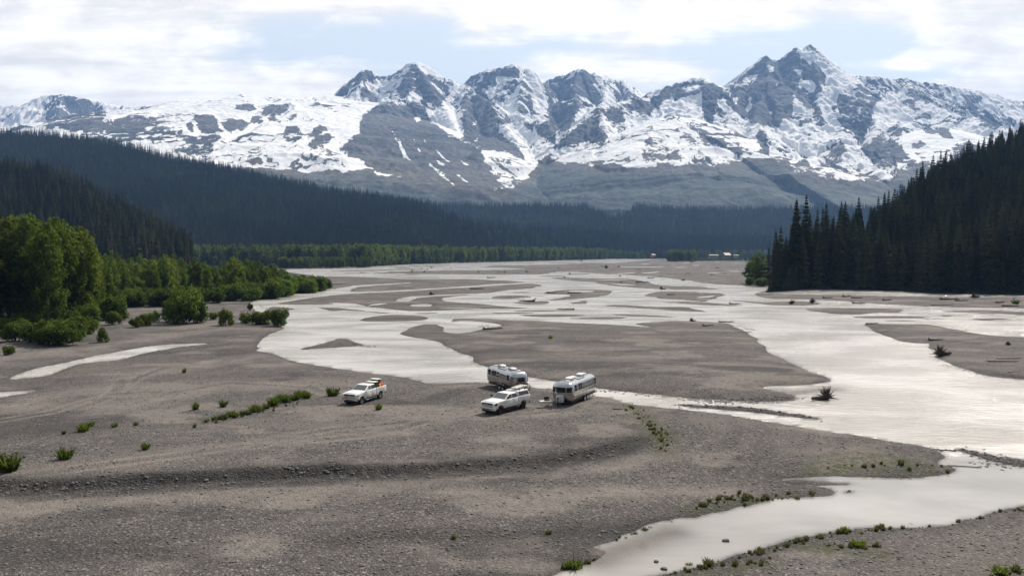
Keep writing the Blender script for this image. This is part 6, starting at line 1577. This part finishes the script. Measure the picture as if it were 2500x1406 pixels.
    MB().tube([(L / 2 + .78, 0, .02), (L / 2 + .78, 0, .95)], [.05, .04], 6).box(L / 2 + .70, L / 2 + .86, -.08, .08, .95, 1.12, .02).box(L / 2 + .68, L / 2 + .88, -.12, .12, 0, .04).build("tongue_jack", M_BLACK, T)
    for x in (L / 2 - 1.3, -L / 2 + 1.0):
        for s in (-1, 1): MB().tube([(x, s * .8, .5), (x - .35, s * .85, .02)], [.035, .03], 5).box(x - .45, x - .25, s * .85 - .08, s * .85 + .08, 0, .03).build("stabilizer_leg", M_BLACK, T)
    return T
xa, ya, za = spot(1404, 977)
TR2 = trailer((xa, ya, za - .03), 243.5, 8.3, "silver riveted trailer facing the camera with a dark wraparound front window")
xb, yb_, zb_ = spot(1238, 950)
TR1 = trailer((xb, yb_, zb_ - .03), 117, 7.6, "silver riveted trailer seen from behind with bicycles on its rear rack", True)
# rear rack and bicycles
rk = MB(); Lr = 3.8
rk.tube([(-Lr - .1, 0, .5), (-Lr - .75, 0, .5)], [.04, .04], 6); rk.tube([(-Lr - .30, 0, .5), (-Lr - .30, 0, 1.25)], [.03, .03], 6)
for q in (.35, .62): rk.tube([(-Lr - q, -.85, .52), (-Lr - q, .85, .52)], [.03, .03], 5)
rk.build("bike_rack", M_BLACK, TR1)
M_BIKE = [plain("bike_black", (.02, .02, .022), .4), plain("bike_blue", (.04, .06, .10), .4)]
def bicycle(loc, rz, lab, m):
    o = empty("bicycle", loc, rz); tag(o, lb_ := lab, "bicycle", "bicycles on the trailer rack")
    for x in (-.54, .54):
        w_ = empty("wheel"); w_.parent = o
        MB().tube([(x + .34 * math.cos(a), 0, .34 + .34 * math.sin(a)) for a in np.linspace(0, 2 * math.pi, 21)], .025, 5, cap=False).build("tyre", M_RUBBER, w_)
        sp_ = MB()
        for k in range(5):
            a = k * math.pi / 5; sp_.tube([(x + .32 * math.cos(a), 0, .34 + .32 * math.sin(a)), (x - .32 * math.cos(a), 0, .34 - .32 * math.sin(a))], .006, 3, cap=False)
        sp_.build("spokes", M_CHROME, w_)
    f = MB(); A, B_, C_, D_, E_ = (-.54, 0, .34), (-.08, 0, .30), (-.22, 0, .78), (.36, 0, .80), (.54, 0, .34)
    for a, b_ in ((A, B_), (A, C_), (B_, C_), (B_, D_), (C_, D_), (D_, E_)): f.tube([a, b_], .022, 5)
    f.build("frame", m, o)
    MB().tube([(.36, 0, .80), (.34, 0, .98)], .018, 5).tube([(.30, -.30, 1.0), (.34, 0, .98), (.30, .30, 1.0)], .016, 5).build("handlebar", M_BLACK, o)
    MB().tube([(-.22, 0, .78), (-.25, 0, .90)], .015, 5).box(-.38, -.14, -.06, .06, .90, .95, .02).build("saddle", M_BLACK, o)
    return o
for k, q in enumerate((.35, .62)):
    bicycle(on_truck(TR1, (-Lr - q, .03 if k else -.06, .55)), TR1.rotation_euler.z + math.pi / 2 + (math.pi if k else 0), ["dark bicycle on the rack, nearer the trailer's rear window", "dark bicycle on the rack, outermost from the trailer"][k], M_BIKE[k])
# camp table and chair beside the front trailer's hitch
xt, yt, zt_ = spot(1331, 994)
tb = empty("camp_table", (xt, yt, zt_ - .02), R(20)); tag(tb, "small folding camp table standing left of the facing trailer's hitch", "table")
MB().box(-.62, .62, -.32, .32, .70, .74, .01).build("table_top", M_AC, tb)
for sx_ in (-.5, .5):
    for sy_ in (-.26, .26): MB().tube([(sx_, sy_, .70), (-sx_ * .9 + sx_ * 1.9, sy_ * 1.15, .0)], .02, 5).build("leg", M_CHROME, tb)
st = empty("camp_stove", on_truck(tb, (.22, .0, .742)), R(20)); tag(st, "black camp stove on the folding table by the trailer hitch", "stove")
MB().box(-.28, .28, -.17, .17, 0, .12, .02).build("stove_body", M_BLACK, st); MB().box(-.28, .28, .165, .185, .12, .38, .01).build("stove_lid", M_BLACK, st)
xc, yc_, zc_ = spot(1346, 997)
ch = empty("camp_chair", (xc, yc_, zc_ - .02), R(150)); tag(ch, "small dark folding chair between the camp table and the trailer hitch", "chair")
M_CAN = plain("grey_canvas", (.12, .12, .125), .9)
MB().box(-.25, .25, -.25, .25, .40, .44, .015).build("seat", M_CAN, ch); MB().prism([(-.28, .44), (-.24, .44), (-.38, .92), (-.42, .92)], -.25, .25).build("backrest", M_CAN, ch)
for sx_ in (-.24, .24):
    for sy_ in (-.24, .24): MB().tube([(sx_, sy_, .62 if sx_ > 0 else .42), (sx_ * 1.1, sy_, 0)], .016, 5).build("leg", M_CHROME, ch)

# ================================================================== haze
hz = bpy.data.materials.new("valley_haze"); hz.use_nodes = True
t = NT(hz.node_tree)
for nd in list(t.n): t.n.remove(nd)
o_ = t.new('ShaderNodeOutputMaterial'); pv = t.new('ShaderNodeVolumePrincipled')
pv.inputs['Color'].default_value = (0.30, 0.54, 1.0, 1)
pv.inputs['Density'].default_value = HAZE
pv.inputs['Anisotropy'].default_value = 0.2
t.l.new(pv.outputs[0], o_.inputs['Volume'])
mb = MB(); mb.box(-9500, 9500, -300, 13000, -3, 1800)
tag(mb.build("haze", hz, smooth=False), "thin blue haze filling the valley air", "haze", kind='stuff')
